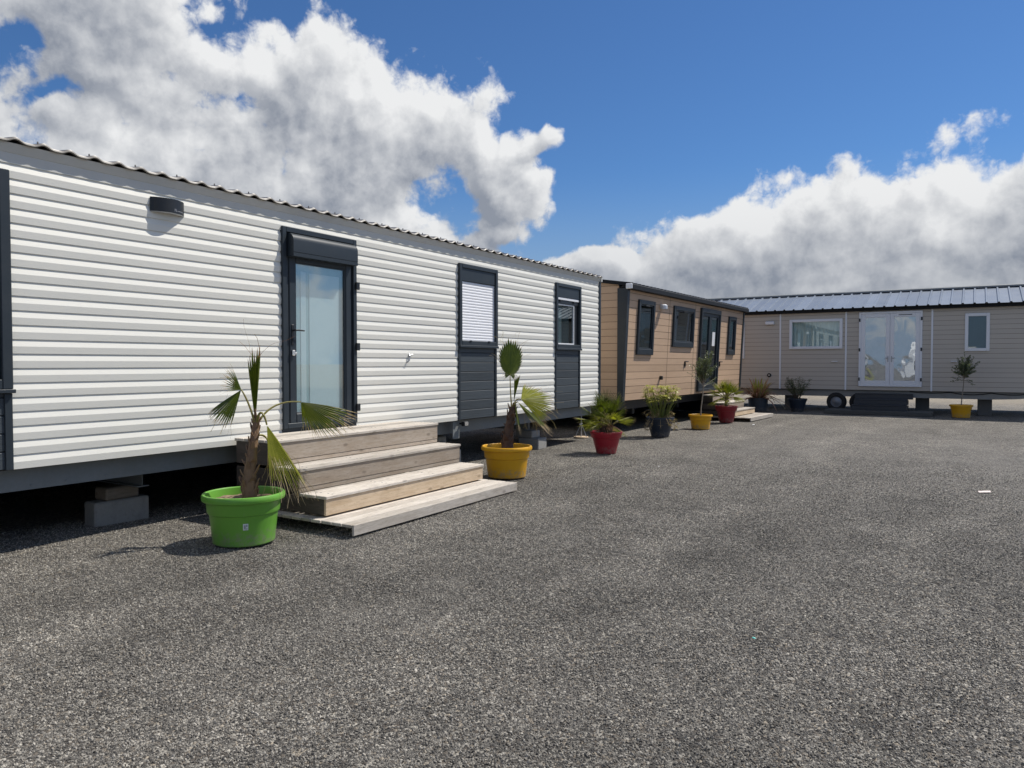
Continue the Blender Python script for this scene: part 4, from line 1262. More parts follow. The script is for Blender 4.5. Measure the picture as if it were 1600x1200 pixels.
def jack():
    p = at_y(908, 684, 6.70)
    t = empty('support_jack', (p.x, p.y, 0), 0, 'thin metal tripod jack on a wooden disc, under the right end of the white home', 'jack stand')
    mb = MB().use(smooth=True); mb.lathe([(0, 0.0), (0.145, 0.0), (0.15, 0.012), (0.145, 0.026), (0, 0.026)], 24); mb.build('base_plate', 'wood_fresh', t, sharp=30)
    mb = MB().use(smooth=True)
    mb.tube([(0, 0, 0.026), (0, 0, 0.30)], 0.014, 10); mb.tube([(0, 0, 0.30), (0, 0, 0.49)], 0.009, 8)
    mb.use(smooth=False); mb.box((-0.05, -0.03, 0.482), (0.05, 0.03, 0.492)); mb.build('screw_post', 'galvanised', t)
    for a in (20, 140, 260):
        mb = MB().use(smooth=True); c, s = math.cos(R(a)), math.sin(R(a)); mb.tube([(0.012 * c, 0.012 * s, 0.27), (0.13 * c, 0.13 * s, 0.028)], 0.007, 6); mb.build('leg', 'galvanised', t)
    mb = MB().use(smooth=True); mb.tube([(-0.07, 0.0, 0.275), (0.07, 0.01, 0.285)], 0.007, 6); mb.build('crank_bar', 'galvanised', t)


jack()


def litter():
    mb = MB(); p = Vector((0, 0, 1.5)) + ray(1530, 770) * (-1.5 / ray(1530, 770).z)
    mb.poly([(0.0, 0.0, 0.006), (0.10, -0.17, 0.012), (0.15, -0.15, 0.03), (0.05, 0.02, 0.022)]); mb.poly([(0.05, 0.02, 0.022), (0.15, -0.15, 0.03), (0.16, -0.12, 0.008), (0.07, 0.05, 0.006)])
    o = mb.build('paper_scrap', 'paper'); o.location = (p.x, p.y, 0); o.scale = (0.7, 0.7, 0.7); tag(o, 'pinkish strip of paper lying on the gravel at the right', 'litter')
    for (px, py, s, m_, nm, lab, cat) in ((1178, 998, 0.009, 'cyan_plastic', 'plastic_chip', 'tiny turquoise plastic chip on the gravel', 'litter'),
                                     (1436, 1130, 0.008, 'stone', 'pebble', 'largest pale pebble low on the right of the gravel', 'pebble'),
                                     (1177, 664, 0.030, 'flower_white', 'pebble', 'white pebble on the gravel just in front of the pale steps', 'pebble'),
                                     (1029, 729, 0.012, 'flower_white', 'pebble', 'white pebble on the gravel in front of the navy pot', 'pebble')):
        d = ray(px, py); p = Vector((0, 0, 1.5)) + d * (-1.5 / d.z)
        mb = MB().use(smooth=True); mb.lathe([(0, s * 0.55), (s * 0.5, s * 0.5), (s * 0.95, s * 0.15), (s, -0.1 * s), (s * 0.6, -s * 0.4)], 9)
        o = mb.build(nm, m_); o.location = (p.x, p.y, 0.004); o.scale = (1.25, 0.8, 0.9); o.rotation_euler = (0.1, 0.15, rng.uniform(0, 6)); tag(o, lab, cat)


litter()


# ------------------------------------------------------------------ what stands behind the viewer and shows in the panes
def behind():
    r_ = random.Random(2); mb = MB()
    for k in range(5200):
        y = r_.uniform(-26, 30); x = -19 + r_.gauss(0, .8); z = 2.6 * r_.random() ** .7 + .35 * math.sin(y * .7)
        d = Vector((r_.gauss(0, 1), r_.gauss(0, 1), r_.gauss(0, 1))).normalized(); e = d.cross(Vector((.3, .2, 1))).normalized(); q = r_.uniform(.10, .22); p = Vector((x, y, max(.05, z)))
        mb.use(0, tint=r_.random()); mb.poly([p, p + d * q * .5 + e * q * .4, p + d * q, p + d * q * .5 - e * q * .4])
    tag(mb.build('hedge', 'hedge_leaf'), 'clipped green hedge along the far side of the yard', kind='stuff')
    for (x, y, lab) in ((-9.5, 9.5, 'white caravan parked behind the viewer, nearer the white home'), (-10.5, 2.0, 'white caravan parked behind the viewer, in the middle of the yard')):
        t = empty('caravan', (x, y, 0), R(90), lab, 'caravan', 'caravans behind the viewer')
        mb = MB(); mb.box((-2.4, -1.1, .45), (2.4, 1.1, 2.65), .28); mb.build('body', 'white_plastic', t)
        for xx in (-1.5, .2): panel('window', (xx, -1.125, 1.35), (xx + 1.1, -1.105, 2.05), 'slate_dark', t, .008)
        panel('door', (1.45, -1.125, .6), (2.0, -1.105, 2.35), 'grey_white_plastic', t, .008)
        for yy in (-1.0, 1.0):
            mb = MB().use(smooth=True); mb.tube([(0, yy - .09, .32), (0, yy + .09, .32)], .32, 24); mb.build('wheel', 'rubber', t)
        mb = MB(); mb.box((-3.4, -.06, .40), (-2.3, .06, .48)); mb.build('drawbar', 'steel_beam', t)


behind()


# ------------------------------------------------------------------ potted plants
TUB = [(0.0, 0.0), (0.262, 0.0), (0.270, 0.008), (0.298, 0.245), (0.300, 0.252), (0.313, 0.258), (0.316, 0.266), (0.326, 0.352), (0.330, 0.356), (0.352, 0.358), (0.360, 0.364), (0.364, 0.380), (0.362, 0.402), (0.354, 0.413), (0.342, 0.415), (0.332, 0.408), (0.328, 0.395), (0.318, 0.30)]
FLARED = [(0.0, 0.0), (0.155, 0.0), (0.163, 0.006), (0.228, 0.262), (0.246, 0.266), (0.250, 0.272), (0.266, 0.345), (0.270, 0.356), (0.268, 0.368), (0.258, 0.374), (0.246, 0.368), (0.238, 0.345), (0.228, 0.28)]
CONE = [(0.0, 0.0), (0.172, 0.0), (0.180, 0.006), (0.262, 0.335), (0.276, 0.340), (0.280, 0.348), (0.288, 0.392), (0.286, 0.402), (0.276, 0.406), (0.268, 0.398), (0.252, 0.33)]


def pot(t, prof, mat, s=(1, 1), soil='soil', soil_r=0.32, soil_z=0.345, sticker=False):
    mb = MB().use(smooth=True)
    mb.lathe([(r * s[0], z * s[1]) for r, z in prof], 56)
    p = mb.build('pot', mat, t, sharp=32)
    mb = MB().use(smooth=True)
    n, rr = 36, 9
    rings = []
    for j in range(rr + 1):
        r = soil_r * s[0] * (1 - j / rr)
        if j == rr: rings.append([mb.vert((0, 0, soil_z * s[1] + 0.012))]); break
        rings.append([mb.vert((r * math.cos(2 * math.pi * i / n), r * math.sin(2 * math.pi * i / n),
                               soil_z * s[1] + (0 if j == 0 else rng.uniform(-0.010, 0.014)) + 0.012 * (j / rr))) for i in range(n)])
    for a, b in zip(rings, rings[1:]):
        for i in range(n):
            k = (i + 1) % n
            if len(b) == 1: mb.face((a[i], a[k], b[0]))
            else: mb.face((a[i], a[k], b[k], b[i]))
    mb.build('soil', soil, t)
    if sticker:
        a0 = sticker; r = 0.288 * s[0]
        mb = MB()

        def q(da, z, e): return ((r + e + (z - 0.16) * 0.118) * math.cos(a0 + da), (r + e + (z - 0.16) * 0.118) * math.sin(a0 + da), z)
        mb.poly([q(-0.075, 0.142, 0.002), q(0.075, 0.142, 0.002), q(0.075, 0.196, 0.002), q(-0.075, 0.196, 0.002)])
        mb.use(1)
        for (d0, d1, z0, z1) in ((-0.045, 0.0, 0.152, 0.185), (0.012, 0.052, 0.170, 0.188), (0.02, 0.05, 0.150, 0.160), (-0.03, 0.04, 0.1455, 0.1485)):
            mb.poly([q(d0, z0, 0.003), q(d1, z0, 0.003), q(d1, z1, 0.003), q(d0, z1, 0.003)])
        mb.build('sticker', ['sticker', 'sticker_mark'], p)
    return p


def fan(mb, H, tip, nrm, A, n=26, split=0.55, droop=0.05, fold=0.0, pleat=0.35, dry=0.93, hair=0, side=0.70, lo=0, seed=0, sag=0.0, oval=None):
    """one fan-palm blade: pleated segments joined to `split`, free beyond it; material lo = leaf, lo+1 = dry tips"""
    r_ = random.Random(seed)
    H = Vector(H); tip = Vector(tip)
    R0 = (tip - H).length; m = (tip - H).normalized()
    nv = Vector(nrm); nv = (nv - m * nv.dot(m)).normalized(); s = nv.cross(m)
    dth = 2 * A / n
    for i in range(n):
        th = -A + dth * (i + 0.5)
        rel = abs(th) / max(A, 1e-6)
        Rl = R0 * (1 - (1 - side) * rel ** 1.6) * r_.uniform(0.93, 1.05)
        if oval:                                     # rounded outline that closes towards the stalk
            ca, sa = math.cos(th), math.sin(th)
            Rl = R0 * max(0.17, ca * oval ** 2 / (oval ** 2 * ca * ca + sa * sa)) * r_.uniform(0.96, 1.04)
        phi = fold

        def dirv(a): return (m * math.cos(a) + s * (math.sin(a) * math.cos(phi)) - nv * (abs(math.sin(a)) * math.sin(phi))).normalized()
        c = dirv(th); e = (dirv(th + 0.02) - dirv(th - 0.02)).normalized(); nn = c.cross(e).normalized() * (1 if c.cross(e).dot(nv) > 0 else -1)
        tw = r_.uniform(-1, 1) * 0.05
        sagi = sag * r_.uniform(0.3, 1.5); dr = r_.uniform(0.6, 1.4) * droop
        ws = math.tan(dth / 2) * 1.04
        st = [0.02, 0.14, 0.28, 0.42, split, split + (1 - split) * 0.3, split + (1 - split) * 0.6, split + (1 - split) * 0.85, 1.0]
        prev = None
        mb.ct = r_.uniform(0, 1)
        wspl = split * Rl * ws
        for k, q in enumerate(st):
            r = q * Rl
            w = r * ws if q <= split else wspl * max(0.03, (1 - (q - split) / (1 - split))) ** 0.75
            p = H + c * r + e * (tw * r * max(0, q - split)) + Vector((0, 0, -1)) * (dr * R0 * q ** 2.2 + sagi * R0 * max(0, q - split) ** 1.7)
            pl = nn * (pleat * w)
            row = [mb.vert(p - e * w - pl), mb.vert(p + pl), mb.vert(p + e * w - pl)]
            if prev:
                mb.cm = lo + (1 if q > dry else 0)
                mb.face((prev[0], prev[1], row[1], row[0])); mb.face((prev[1], prev[2], row[2], row[1]))
            prev = row
        if hair and r_.random() < hair:              # curling fibre from the cleft between two segments
            a = H + dirv(th + dth / 2) * (split * Rl)
            pts = [a]; d = dirv(th + dth / 2 + r_.uniform(-.25, .25))
            for k in range(5):
                d = (d + Vector((r_.uniform(-.35, .35), r_.uniform(-.35, .35), r_.uniform(-.45, .15)))).normalized()
                pts.append(pts[-1] + d * (Rl * r_.uniform(0.08, 0.16)))
            mb.cm = lo + 1
            sv = Vector((r_.uniform(-1, 1), r_.uniform(-1, 1), r_.uniform(-1, 1))).normalized() * 0.0017
            for p0, p1 in zip(pts, pts[1:]): mb.poly([p0 - sv, p0 + sv, p1 + sv, p1 - sv])
    mb.cm = lo


def bez(a, b, c, d, n=10):
    a, b, c, d = map(Vector, (a, b, c, d))
    return [a * (1 - t) ** 3 + b * (3 * t * (1 - t) ** 2) + c * (3 * t * t * (1 - t)) + d * t ** 3 for t in [i / n for i in range(n + 1)]]


def petiole(mb, pts, r0=0.010, r1=0.005, mi=2):
    mb.use(mi, tint=rng.random(), smooth=True); n = len(pts)
    mb.tube(pts, [r0 + (r1 - r0) * i / (n - 1) for i in range(n)], 6); mb.use(0, smooth=False)


def trunk_mesh(mb, pts, rad, stubs, seed=1):
    """fibrous palm stem with the cut bases of old leaves round it"""
    r_ = random.Random(seed)
    mb.use(0, tint=0.4, smooth=True)
    mb.tube(pts, rad, 14)
    mb.use(smooth=False)
    n = len(pts)
    for k in range(stubs):
        t = (k + 0.5) / stubs * (n - 1) * 0.97; i = min(int(t), n - 2); f = t - i
        c = pts[i].lerp(pts[i + 1], f); rr = rad[i] * (1 - f) + rad[i + 1] * f
        a = k * 2.4 + r_.uniform(-.3, .3)
        d = Vector((math.cos(a), math.sin(a), 0)); s = Vector((-math.sin(a), math.cos(a), 0)); u = Vector((0, 0, 1))
        w = rr * r_.uniform(0.3, 0.6); ln = r_.uniform(0.04, 0.10); op = r_.uniform(0.0, 0.35)
        b0 = c + d * rr * 0.75; b1 = c + d * (rr + 0.005 + op * 0.03) + u * ln * 0.5; b2 = c + d * (rr + 0.007 + op * 0.08) + u * ln
        mb.use(0, tint=r_.random())
        th = d * 0.007
        q = [mb.vert(p) for p in (b0 - s * w, b0 + s * w, b1 + s * w * .8, b2 + s * w * .35, b2 - s * w * .35, b1 - s * w * .8)]
        q2 = [mb.vert(Vector(mb.v[i]) - th) for i in q]
        mb.face(q); mb.face(q2[::-1])
        for i_ in range(6): mb.face((q[i_], q[(i_ + 1) % 6], q2[(i_ + 1) % 6], q2[i_]))
    for k in range(160):                             # loose fibre
        t = r_.random() * (n - 1) * 0.98; i = min(int(t), n - 2)
        c = pts[i].lerp(pts[i + 1], t - i); rr = rad[i]; a = r_.uniform(0, 6.28); d = Vector((math.cos(a), math.sin(a), 0))
        p0 = c + d * rr; p1 = c + d * (rr + r_.uniform(.005, .03)) + Vector((r_.uniform(-.02, .02), r_.uniform(-.02, .02), r_.uniform(-.05, .06)))
        s = Vector((-math.sin(a), math.cos(a), 0)) * r_.uniform(0.001, 0.003)
        mb.use(0, tint=r_.random()); mb.poly([p0 - s, p0 + s, p1 + s * .3, p1 - s * .3])


def green_palm():
    P = Vector((4.07, 5.22, 0))
    t = empty('potted_palm', P, 0, 'tall thin fan palm with bent fronds in a wide bright green tub', 'potted palm', 'potted palms along the homes')

    def at(px, py, dy=0.0): return at_y(px, py, P.y + dy) - P
    pot(t, TUB, 'pot_green', (0.925, 1.0), 'soil', 0.322, 0.345, sticker=math.atan2(-0.87, -0.62))
    pts = [at(390, 778), at(389, 755), at(391, 730), at(395, 700), at(399, 672), at(402, 650)]
    mb = MB(); trunk_mesh(mb, pts, [0.062, 0.060, 0.047, 0.037, 0.033, 0.024], 34, 3)
    mb.build('trunk', 'palm_trunk', t)
    # closed spear
    mb = MB()
    base = at(400, 668)
    petiole(mb, bez(at(400, 668), at(400, 662), at(400, 655), at(400, 648)), 0.014, 0.012)
    fan(mb, at(399, 662), at(408, 541), (0.3, -1, 0), R(11), 12, 0.80, 0.0, R(55), 0.7, 0.965, 0.3, 0.86, 0, 5)
    mb.build('frond', ['palm_green', 'palm_brown', 'petiole'], t)
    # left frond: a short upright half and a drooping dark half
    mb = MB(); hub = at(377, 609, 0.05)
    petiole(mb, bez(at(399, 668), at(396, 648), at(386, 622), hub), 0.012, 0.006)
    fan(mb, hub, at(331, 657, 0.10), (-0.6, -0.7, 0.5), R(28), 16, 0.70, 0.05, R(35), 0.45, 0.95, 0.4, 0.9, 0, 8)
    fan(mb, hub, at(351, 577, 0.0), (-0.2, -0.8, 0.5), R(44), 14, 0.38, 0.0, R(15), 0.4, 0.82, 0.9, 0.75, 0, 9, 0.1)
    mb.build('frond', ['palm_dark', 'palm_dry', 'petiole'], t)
    # right frond: long arching stalk, blade held level with its halves folded down
    mb = MB(); hub = at(470, 628, -0.12)
    petiole(mb, bez(at(402, 664), at(410, 645), at(430, 624), hub), 0.012, 0.006)
    fan(mb, hub, at(562, 638, -0.25), (0.12, -0.30, 1), R(62), 36, 0.48, 0.05, R(66), 0.40, 0.84, 0.6, 0.50, 0, 11, 0.03)
    mb.build('frond', ['palm_green', 'palm_dry', 'petiole'], t)
    # lower right frond: hangs, sunlit yellow-green
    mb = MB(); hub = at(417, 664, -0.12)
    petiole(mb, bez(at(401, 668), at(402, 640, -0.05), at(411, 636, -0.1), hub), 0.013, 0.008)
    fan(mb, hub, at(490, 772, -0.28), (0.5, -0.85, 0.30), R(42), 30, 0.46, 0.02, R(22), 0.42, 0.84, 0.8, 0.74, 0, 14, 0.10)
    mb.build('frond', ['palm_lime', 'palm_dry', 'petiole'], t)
    # dead brown frond behind it
    mb = MB(); petiole(mb, bez(at(404, 680), at(412, 678), at(418, 684), at(419, 692, -0.05)), 0.010, 0.006)
    fan(mb, at(419, 690, -0.05), at(433, 748, -0.10), (0.3, -0.9, 0.2), R(16), 9, 0.5, 0.02, R(50), 0.5, 0.4, 0.5, 0.9, 0, 21, 0.1)
    mb.build('frond', ['palm_brown', 'palm_dry', 'petiole'], t)
    return t


green_palm()


def yellow_palm():
    P = Vector((8.27, 5.25, 0))
    t = empty('potted_palm', P, 0, 'fan palm with one round upright frond in a large amber tub', 'potted palm', 'potted palms along the homes')

    def at(px, py, dy=0.0): return at_y(px, py, P.y + dy) - P
    pot(t, TUB, 'pot_yellow', (0.935, 0.985), 'soil_dark', 0.322, 0.335)
    pts = [at(793, 700), at(793, 688), at(795, 672), at(798, 655), at(800, 645), at(801, 636)]
    mb = MB(); trunk_mesh(mb, pts, [0.080, 0.072, 0.062, 0.054, 0.048, 0.040], 30, 6)
    mb.build('trunk', 'palm_trunk_dark', t)
    mb = MB(); petiole(mb, bez(at(800, 640), at(798, 625), at(797, 600), at(797, 584)), 0.010, 0.006)
    fan(mb, at(797, 586), at(801, 529), (-0.5, -1, 0.15), R(128), 54, 0.84, 0.0, R(4), 0.30, 0.95, 0.75, 0.47, 0, 31, 0.0, 0.76)
    mb.build('frond', ['palm_dark', 'palm_dry', 'petiole'], t)
    mb = MB(); fan(mb, at(803, 627), at(813, 586), (0.2, -1, 0), R(13), 10, 0.85, 0.0, R(50), 0.7, 0.97, 0.2, 0.85, 0, 33)
    mb.build('frond', ['palm_green', 'palm_brown', 'petiole'], t)
    mb = MB(); hub = at(814, 624, -0.10)
    petiole(mb, bez(at(802, 638), at(803, 626), at(808, 622), hub), 0.011, 0.007)
    fan(mb, hub, at(866, 618, -0.30), (-0.25, -0.8, 0.6), R(50), 30, 0.66, 0.03, R(22), 0.40, 0.90, 0.9, 0.80, 0, 36, 0.04)
    mb.build('frond', ['palm_lime', 'palm_dry', 'petiole'], t)
    mb = MB(); hub = at(809, 628, -0.12)
    petiole(mb, bez(at(802, 640), at(803, 632), at(806, 628), hub), 0.011, 0.007)
    fan(mb, hub, at(862, 670, -0.40), (0.45, -0.5, 0.75), R(34), 20, 0.42, 0.02, R(15), 0.5, 0.86, 0.5, 0.92, 0, 39, 0.04)
    mb.build('frond', ['palm_green', 'palm_dry', 'petiole'], t)
    mb = MB(); hub = at(805, 630, -0.10)
    petiole(mb, bez(at(802, 641), at(802, 634), at(803, 630), hub), 0.011, 0.007)
    fan(mb, hub, at(816, 680, -0.20), (0.6, -0.7, 0.2), R(20), 9, 0.35, 0.0, R(20), 0.5, 0.86, 0.3, 0.92, 0, 42, 0.02)
    mb.build('frond', ['palm_green', 'palm_dry', 'petiole'], t)
    return t


yellow_palm()


def bushy_palm(_, P, prof, mat, s, label, fronds, stem_h, soil_z, size=1.0, seed=1, soil='soil_dark', mats=('palm_green', 'palm_lime'), stems=3, group=None):
    """dwarf fan palm: several short stems, stiff small fans in all directions. fronds = (azimuth, elevation, length, blade, half angle, palette)"""
    t = empty('potted_palm', P, 0, label, 'potted palm', group)
    pot(t, prof, mat, s, soil, 0.235, soil_z)
    r_ = random.Random(seed)
    top = soil_z * s[1]
    mb = MB()
    for k in range(stems):
        a = k * 2.1 + 0.5; off = 0.05 * (stems > 1)
        b = Vector((off * math.cos(a), off * math.sin(a), top - 0.02)); e = b + Vector((off * .6 * math.cos(a), off * .6 * math.sin(a), stem_h))
        trunk_mesh(mb, [b, b.lerp(e, .35), b.lerp(e, .7), e], [0.040, 0.044, 0.040, 0.024], 9, seed + k)
    mb.build('trunk', 'palm_trunk_dark', t)
    for i, (az, el, ln, bl, A, pal) in enumerate(fronds):
        mb = MB(); k = i % stems; a = k * 2.1 + 0.5; off = 0.08 * (stems > 1)
        b = Vector((off * math.cos(a), off * math.sin(a), top + stem_h * 0.9))
        d = Vector((math.cos(R(az)) * math.cos(R(el)), math.sin(R(az)) * math.cos(R(el)), math.sin(R(el))))
        hub = b + d * ln * size
        petiole(mb, bez(b, b + d * ln * .4 * size + Vector((0, 0, .02)), b + d * ln * .8 * size + Vector((0, 0, .02)), hub), 0.008, 0.005)
        d2 = (d + Vector((0, 0, -0.25 - 0.3 * (el < 25)))).normalized()
        nv = Vector((0, 0, 1)) if abs(d2.z) < 0.8 else Vector((-math.cos(R(az)), -math.sin(R(az)), 0.2))
        fan(mb, hub, hub + d2 * bl * size, nv + Vector((r_.uniform(-.4, .4), r_.uniform(-.4, .4), 0)), R(A), 19, 0.30, 0.07, R(18), 0.45, 0.93, 0.0, 0.78, 0, seed * 50 + i, 0.06)
        mb.build('frond', [('palm_green', 'palm_lime', 'palm_dark', 'palm_brown')[pal], 'palm_dry', 'petiole'], t)
    return t


def crown_of(seed, n, up, out, low):
    """fronds spiralling round the stem: young ones upright, older ones lower and yellower"""
    r_ = random.Random(seed); L_ = []
    for i in range(n):
        q = i / (n - 1); az = i * 137.5 + r_.uniform(-20, 20)
        el = 84 - 74 * q ** 1.25 + r_.uniform(-8, 8)
        L_.append((az, el, up * (1 - q) + out * q + r_.uniform(-.03, .03), r_.uniform(.28, .37), r_.uniform(42, 64), (0 if q < .62 else 1) if r_.random() < low else (2 if q < .5 else (3 if q > .85 else 1))))
    return L_


bushy_palm('a', (11.30, 5.20, 0), FLARED, 'pot_red', (1.0, 0.98), 'bushy palm with broad green fans in a bright red flared pot',
           crown_of(5, 32, .30, .13, .8), 0.12, 0.345, 1.02, 4, group='potted palms along the homes')
bushy_palm('b', (18.85, 5.33, 0), FLARED, 'pot_crimson', (1.04, 1.13), 'yellow-green dwarf fan palm in a dark crimson pot beside the pale timber steps',
           [(a_, e_, l_, b_, h_, 1 if i_ % 4 else p_) for i_, (a_, e_, l_, b_, h_, p_) in enumerate(crown_of(9, 34, .26, .19, .9))], 0.20, 0.345, 1.0, 7, stems=1, group='potted palms along the homes')


def sedge():
    P = Vector((14.45, 5.44, 0))
    t = empty('potted_sedge', P, 0, 'umbrella sedge with pale yellow heads and dry drooping stems in a navy cone pot', 'potted plant')
    pot(t, CONE, 'pot_navy', (1.0, 1.0), 'soil_dark', 0.25, 0.37)
    r_ = random.Random(12)
    st, um, dr = MB(), MB(), MB()
    for k in range(85):
        a = r_.uniform(0, 6.28); rr = 0.17 * math.sqrt(r_.random())
        b = Vector((rr * math.cos(a), rr * math.sin(a), 0.37))
        lean = r_.uniform(0.02, 0.13) + rr * 0.6
        a2 = a + r_.uniform(-.5, .5); hgt = r_.uniform(0.34, 0.66)
        e = b + Vector((math.cos(a2) * lean, math.sin(a2) * lean, hgt))
        st.use(0, tint=r_.random(), smooth=True); st.tube(bez(b, b + Vector((0, 0, hgt * .4)), e - Vector((0, 0, hgt * .3)), e, 4), [0.0055, 0.005, 0.0045, 0.004, 0.003], 5, False)
        for q in range(11):
            th = q * 2 * math.pi / 11 + r_.uniform(-.2, .2); L_ = r_.uniform(0.09, 0.16); up = r_.uniform(-0.2, 0.6)
            d = Vector((math.cos(th), math.sin(th), up)).normalized(); s = Vector((-math.sin(th), math.cos(th), 0)) * 0.011
            um.use(r_.random() < 0.12, tint=r_.random())
            m_ = e + d * L_ * .55; z = e + d * L_ + Vector((0, 0, -0.03))
            um.poly([e - s * .4, e + s * .4, m_ + s, m_ - s]); um.poly([m_ - s, m_ + s, z])
    for k in range(46):                              # dead stems hanging over the rim
        a = r_.uniform(0, 6.28) if k % 3 else r_.choice((2.4, 2.7, -0.5, -0.8)); b = Vector((0.14 * math.cos(a), 0.14 * math.sin(a), 0.37))
        out = r_.uniform(0.22, 0.42); e = Vector((out * math.cos(a), out * math.sin(a), r_.uniform(0.12, 0.52)))
        pts = bez(b, b + Vector((0, 0, .12)), e + Vector((-.1 * math.cos(a), -.1 * math.sin(a), .10)), e, 5)
        dr.use(0, tint=r_.random(), smooth=True); dr.tube(pts, [0.005, 0.005, 0.004, 0.004, 0.003, 0.003], 5, False); dr.use(smooth=False)
        for q in range(8):
            d = Vector((r_.uniform(-1, 1), r_.uniform(-1, 1), r_.uniform(-1.3, .2))).normalized(); L_ = r_.uniform(.05, .10); s = d.cross(Vector((0.3, 0.2, 1))).normalized() * 0.005
            dr.use(0, tint=r_.random()); dr.poly([e - s, e + s, e + d * L_])
    st.build('stems', 'sedge_stem', t); um.build('flower_heads', ['sedge', 'palm_dry'], t); dr.build('dry_stems', 'palm_dry', t)


sedge()


def olive(P, prof, mat, s, label, stem, crown_c, crown_r, side_shoots, nleaf, seed, soil_z=0.33, leaf='olive', lean=(0, 0)):
    t = empty('potted_olive_tree', P, 0, label, 'potted tree', 'young olive trees in amber tubs')
    pot(t, prof, mat, s, 'soil_dark', 0.32, soil_z)
    r_ = random.Random(seed)
    b = Vector((0, 0, soil_z * s[1] - 0.02)); e = Vector(stem)
    pts = [b, b.lerp(e, .3) + Vector((-.006, .004, 0)), b.lerp(e, .65) + Vector((.008, -.004, 0)), e]
    mb = MB().use(smooth=True); mb.tube(pts, [0.017, 0.014, 0.013, 0.011], 8)
    tr = mb.build('trunk', 'bark_grey', t)
    cc = Vector(crown_c); br = MB().use(smooth=True); lf = MB()

    def shoot(a, z, n, sz=1.0):
        mid = a.lerp(z, .55) + Vector((r_.uniform(-.03, .03), r_.uniform(-.03, .03), r_.uniform(-.01, .04)))
        path = bez(a, a.lerp(mid, .6), mid, z, 6)
        br.use(tint=.5); br.tube(path, [0.006, 0.005, 0.0045, 0.004, 0.003, 0.002, 0.0015], 5, False)
        for i in range(n):
            q = (0.12 + 0.88 * r_.random() ** 0.55) * 6; k = min(int(q), 5); p = path[k].lerp(path[k + 1], q - k)
            d = Vector((r_.gauss(0, 1), r_.gauss(0, 1), r_.gauss(.15, .8))).normalized(); d = (d + (path[k + 1] - path[k]).normalized() * .5).normalized()
            w = d.cross(Vector((r_.uniform(-1, 1), r_.uniform(-1, 1), r_.uniform(-1, 1)))).normalized()
            L_ = r_.uniform(.035, .065) * sz; W = r_.uniform(.006, .009) * sz
            lf.use(0, tint=r_.random()); m_ = p + d * L_ * .5
            lf.poly([p, m_ - w * W, p + d * L_, m_ + w * W])
    nsh = 46
    for k in range(nsh):
        u = Vector((r_.gauss(0, 1), r_.gauss(0, 1), r_.gauss(0.1, .9))).normalized() * (r_.random() ** 0.4)
        z = cc + Vector((u.x * crown_r[0], u.y * crown_r[1], u.z * crown_r[2]))
        shoot(e + Vector((0, 0, r_.uniform(-.10, .04))), z, int(nleaf / nsh * r_.uniform(.5, 1.5)))
    for z in side_shoots: shoot(e + Vector((0, 0, -.12)), Vector(z), 26)
    br.build('branches', 'bark_grey', t); lf.build('crown', leaf, t)
    return t


def wl(px, py, Y, P): return tuple(at_y(px, py, Y) - Vector(P))


P5 = (16.66, 5.30, 0)
olive(P5, TUB, 'pot_yellow', (0.75, 0.79), 'young olive tree in a small amber tub between the navy and the crimson pots',
      wl(1099.5, 596, 5.30, P5), wl(1102, 568, 5.30, P5), (0.33, 0.33, 0.36), [wl(1078, 570, 5.3, P5), wl(1076, 583, 5.3, P5), wl(1120, 590, 5.25, P5), wl(1116, 597, 5.2, P5), wl(1112, 546, 5.3, P5)], 3600, 5)
P9 = Vector((24.05, 0.27, 0))


def wx(px, py): return tuple(at_x(px, py, P9.x) - P9)


olive(P9, TUB, 'pot_yellow', (0.80, 0.85), 'young olive tree in a small amber tub standing before the grey home', wx(1506.5, 588), wx(1509, 572), (0.36, 0.36, 0.36),
      [wx(1488, 590), wx(1487, 596), wx(1523, 602), wx(1519, 596), wx(1507, 551), wx(1487, 578)], 3800, 9)


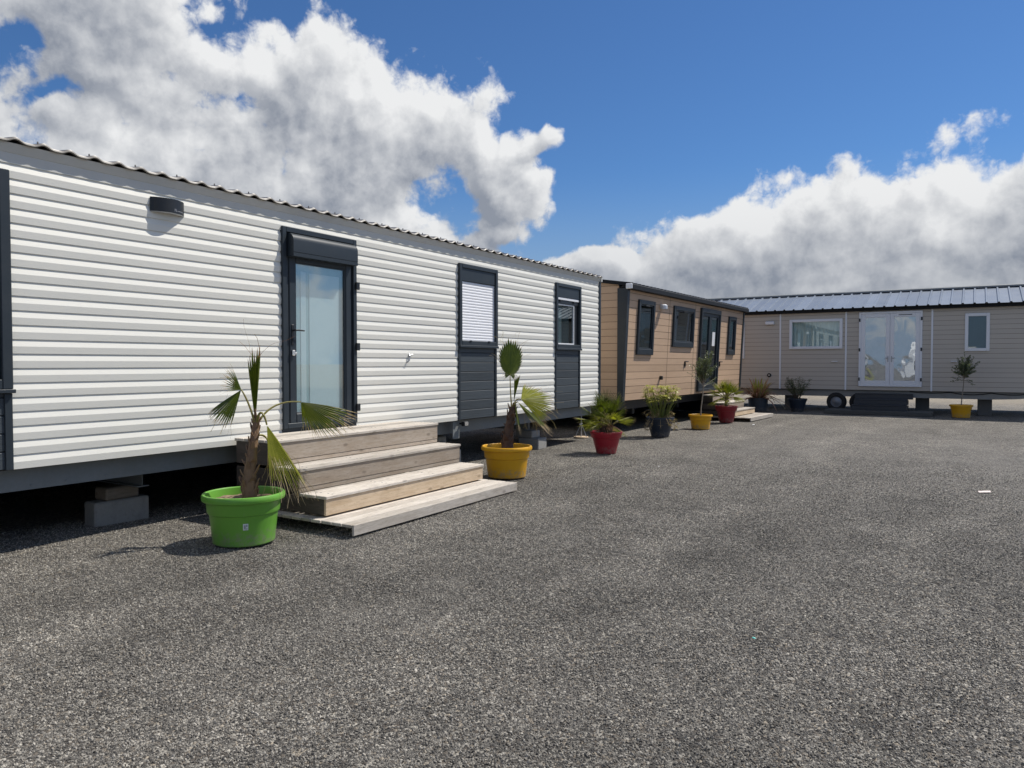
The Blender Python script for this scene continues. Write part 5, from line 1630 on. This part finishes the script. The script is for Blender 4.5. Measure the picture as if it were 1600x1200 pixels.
def flax():
    P = Vector((24.0, 5.78, 0))
    t = empty('potted_flax', P, 0, 'red and green flax with arching strap leaves in a slate blue pot', 'potted plant')
    pot(t, [(0, 0), (0.262, 0.0), (0.27, 0.006), (0.305, 0.37), (0.318, 0.374), (0.322, 0.382), (0.322, 0.412), (0.312, 0.418), (0.300, 0.41), (0.292, 0.35)], 'pot_slate', (1, 1), 'soil_dark', 0.292, 0.375)
    r_ = random.Random(3)
    for name, n, mats in (('green_leaves', 26, ['sedge']), ('red_leaves', 58, ['flax_red', 'palm_dry'])):
        mb = MB()
        for k in range(n):
            a = r_.uniform(0, 6.28) if name[0] == 'r' else r_.gauss(-1.2, 1.2)
            b = Vector((0.08 * math.cos(a), 0.08 * math.sin(a), 0.38)); ln = r_.uniform(.55, .85) if name[0] == 'g' else r_.uniform(.65, 1.05); el = R(r_.uniform(10, 72) if name[0] == 'r' else r_.uniform(45, 88))
            d = Vector((math.cos(a) * math.cos(el), math.sin(a) * math.cos(el), math.sin(el))); s = Vector((-math.sin(a), math.cos(a), 0))
            mb.use(1 if (name[0] == 'r' and r_.random() < .2) else 0, tint=r_.random()); prev = None
            for i in range(7):
                q = i / 6; p = b + d * ln * q + Vector((0, 0, -1)) * (ln * .42 * q ** 2.6 * math.cos(el) * 1.5)
                w = 0.032 * (1 - q ** 3) + 0.001; keel = d.cross(s) * (0.4 * w)
                row = [mb.vert(p - s * w), mb.vert(p + keel), mb.vert(p + s * w)]
                if prev: mb.face((prev[0], prev[1], row[1], row[0])); mb.face((prev[1], prev[2], row[2], row[1]))
                prev = row
        mb.build(name, mats, t)


flax()


def shade_shrub():
    P = Vector((24.35, 4.66, 0))
    t = empty('potted_shrub', P, 0, 'dim feathery green shrub in a navy pot in the shade of the grey home', 'potted plant')
    pot(t, CONE, 'pot_navy', (1.02, 1.0), 'soil_dark', 0.25, 0.37)
    r_ = random.Random(8); mb = MB(); st = MB().use(smooth=True)
    for k in range(42):
        a = r_.uniform(0, 6.28); rr = .1 * math.sqrt(r_.random()); b = Vector((rr * math.cos(a), rr * math.sin(a), .38)); hgt = r_.uniform(.38, .72); out = r_.uniform(.08, .34)
        e = b + Vector((math.cos(a) * out, math.sin(a) * out, hgt)); path = bez(b, b + Vector((0, 0, hgt * .4)), e - Vector((0, 0, hgt * .2)), e, 6)
        st.tube(path, [.004, .004, .0035, .003, .0025, .002, .0015], 5, False)
        for i in range(34):
            q = r_.uniform(.25, 1) * 6; j = min(int(q), 5); p = path[j].lerp(path[j + 1], q - j); d = Vector((r_.gauss(0, 1), r_.gauss(0, 1), r_.gauss(.2, .7))).normalized()
            w = d.cross(Vector((r_.uniform(-1, 1), r_.uniform(-1, 1), .3))).normalized() * .005; L_ = r_.uniform(.05, .10)
            mb.use(0, tint=r_.random()); mb.poly([p, p + d * L_ * .4 + w, p + d * L_, p + d * L_ * .4 - w])
    st.build('stems', 'hedge_bark', t); mb.build('leaves', 'shade_green', t)


shade_shrub()
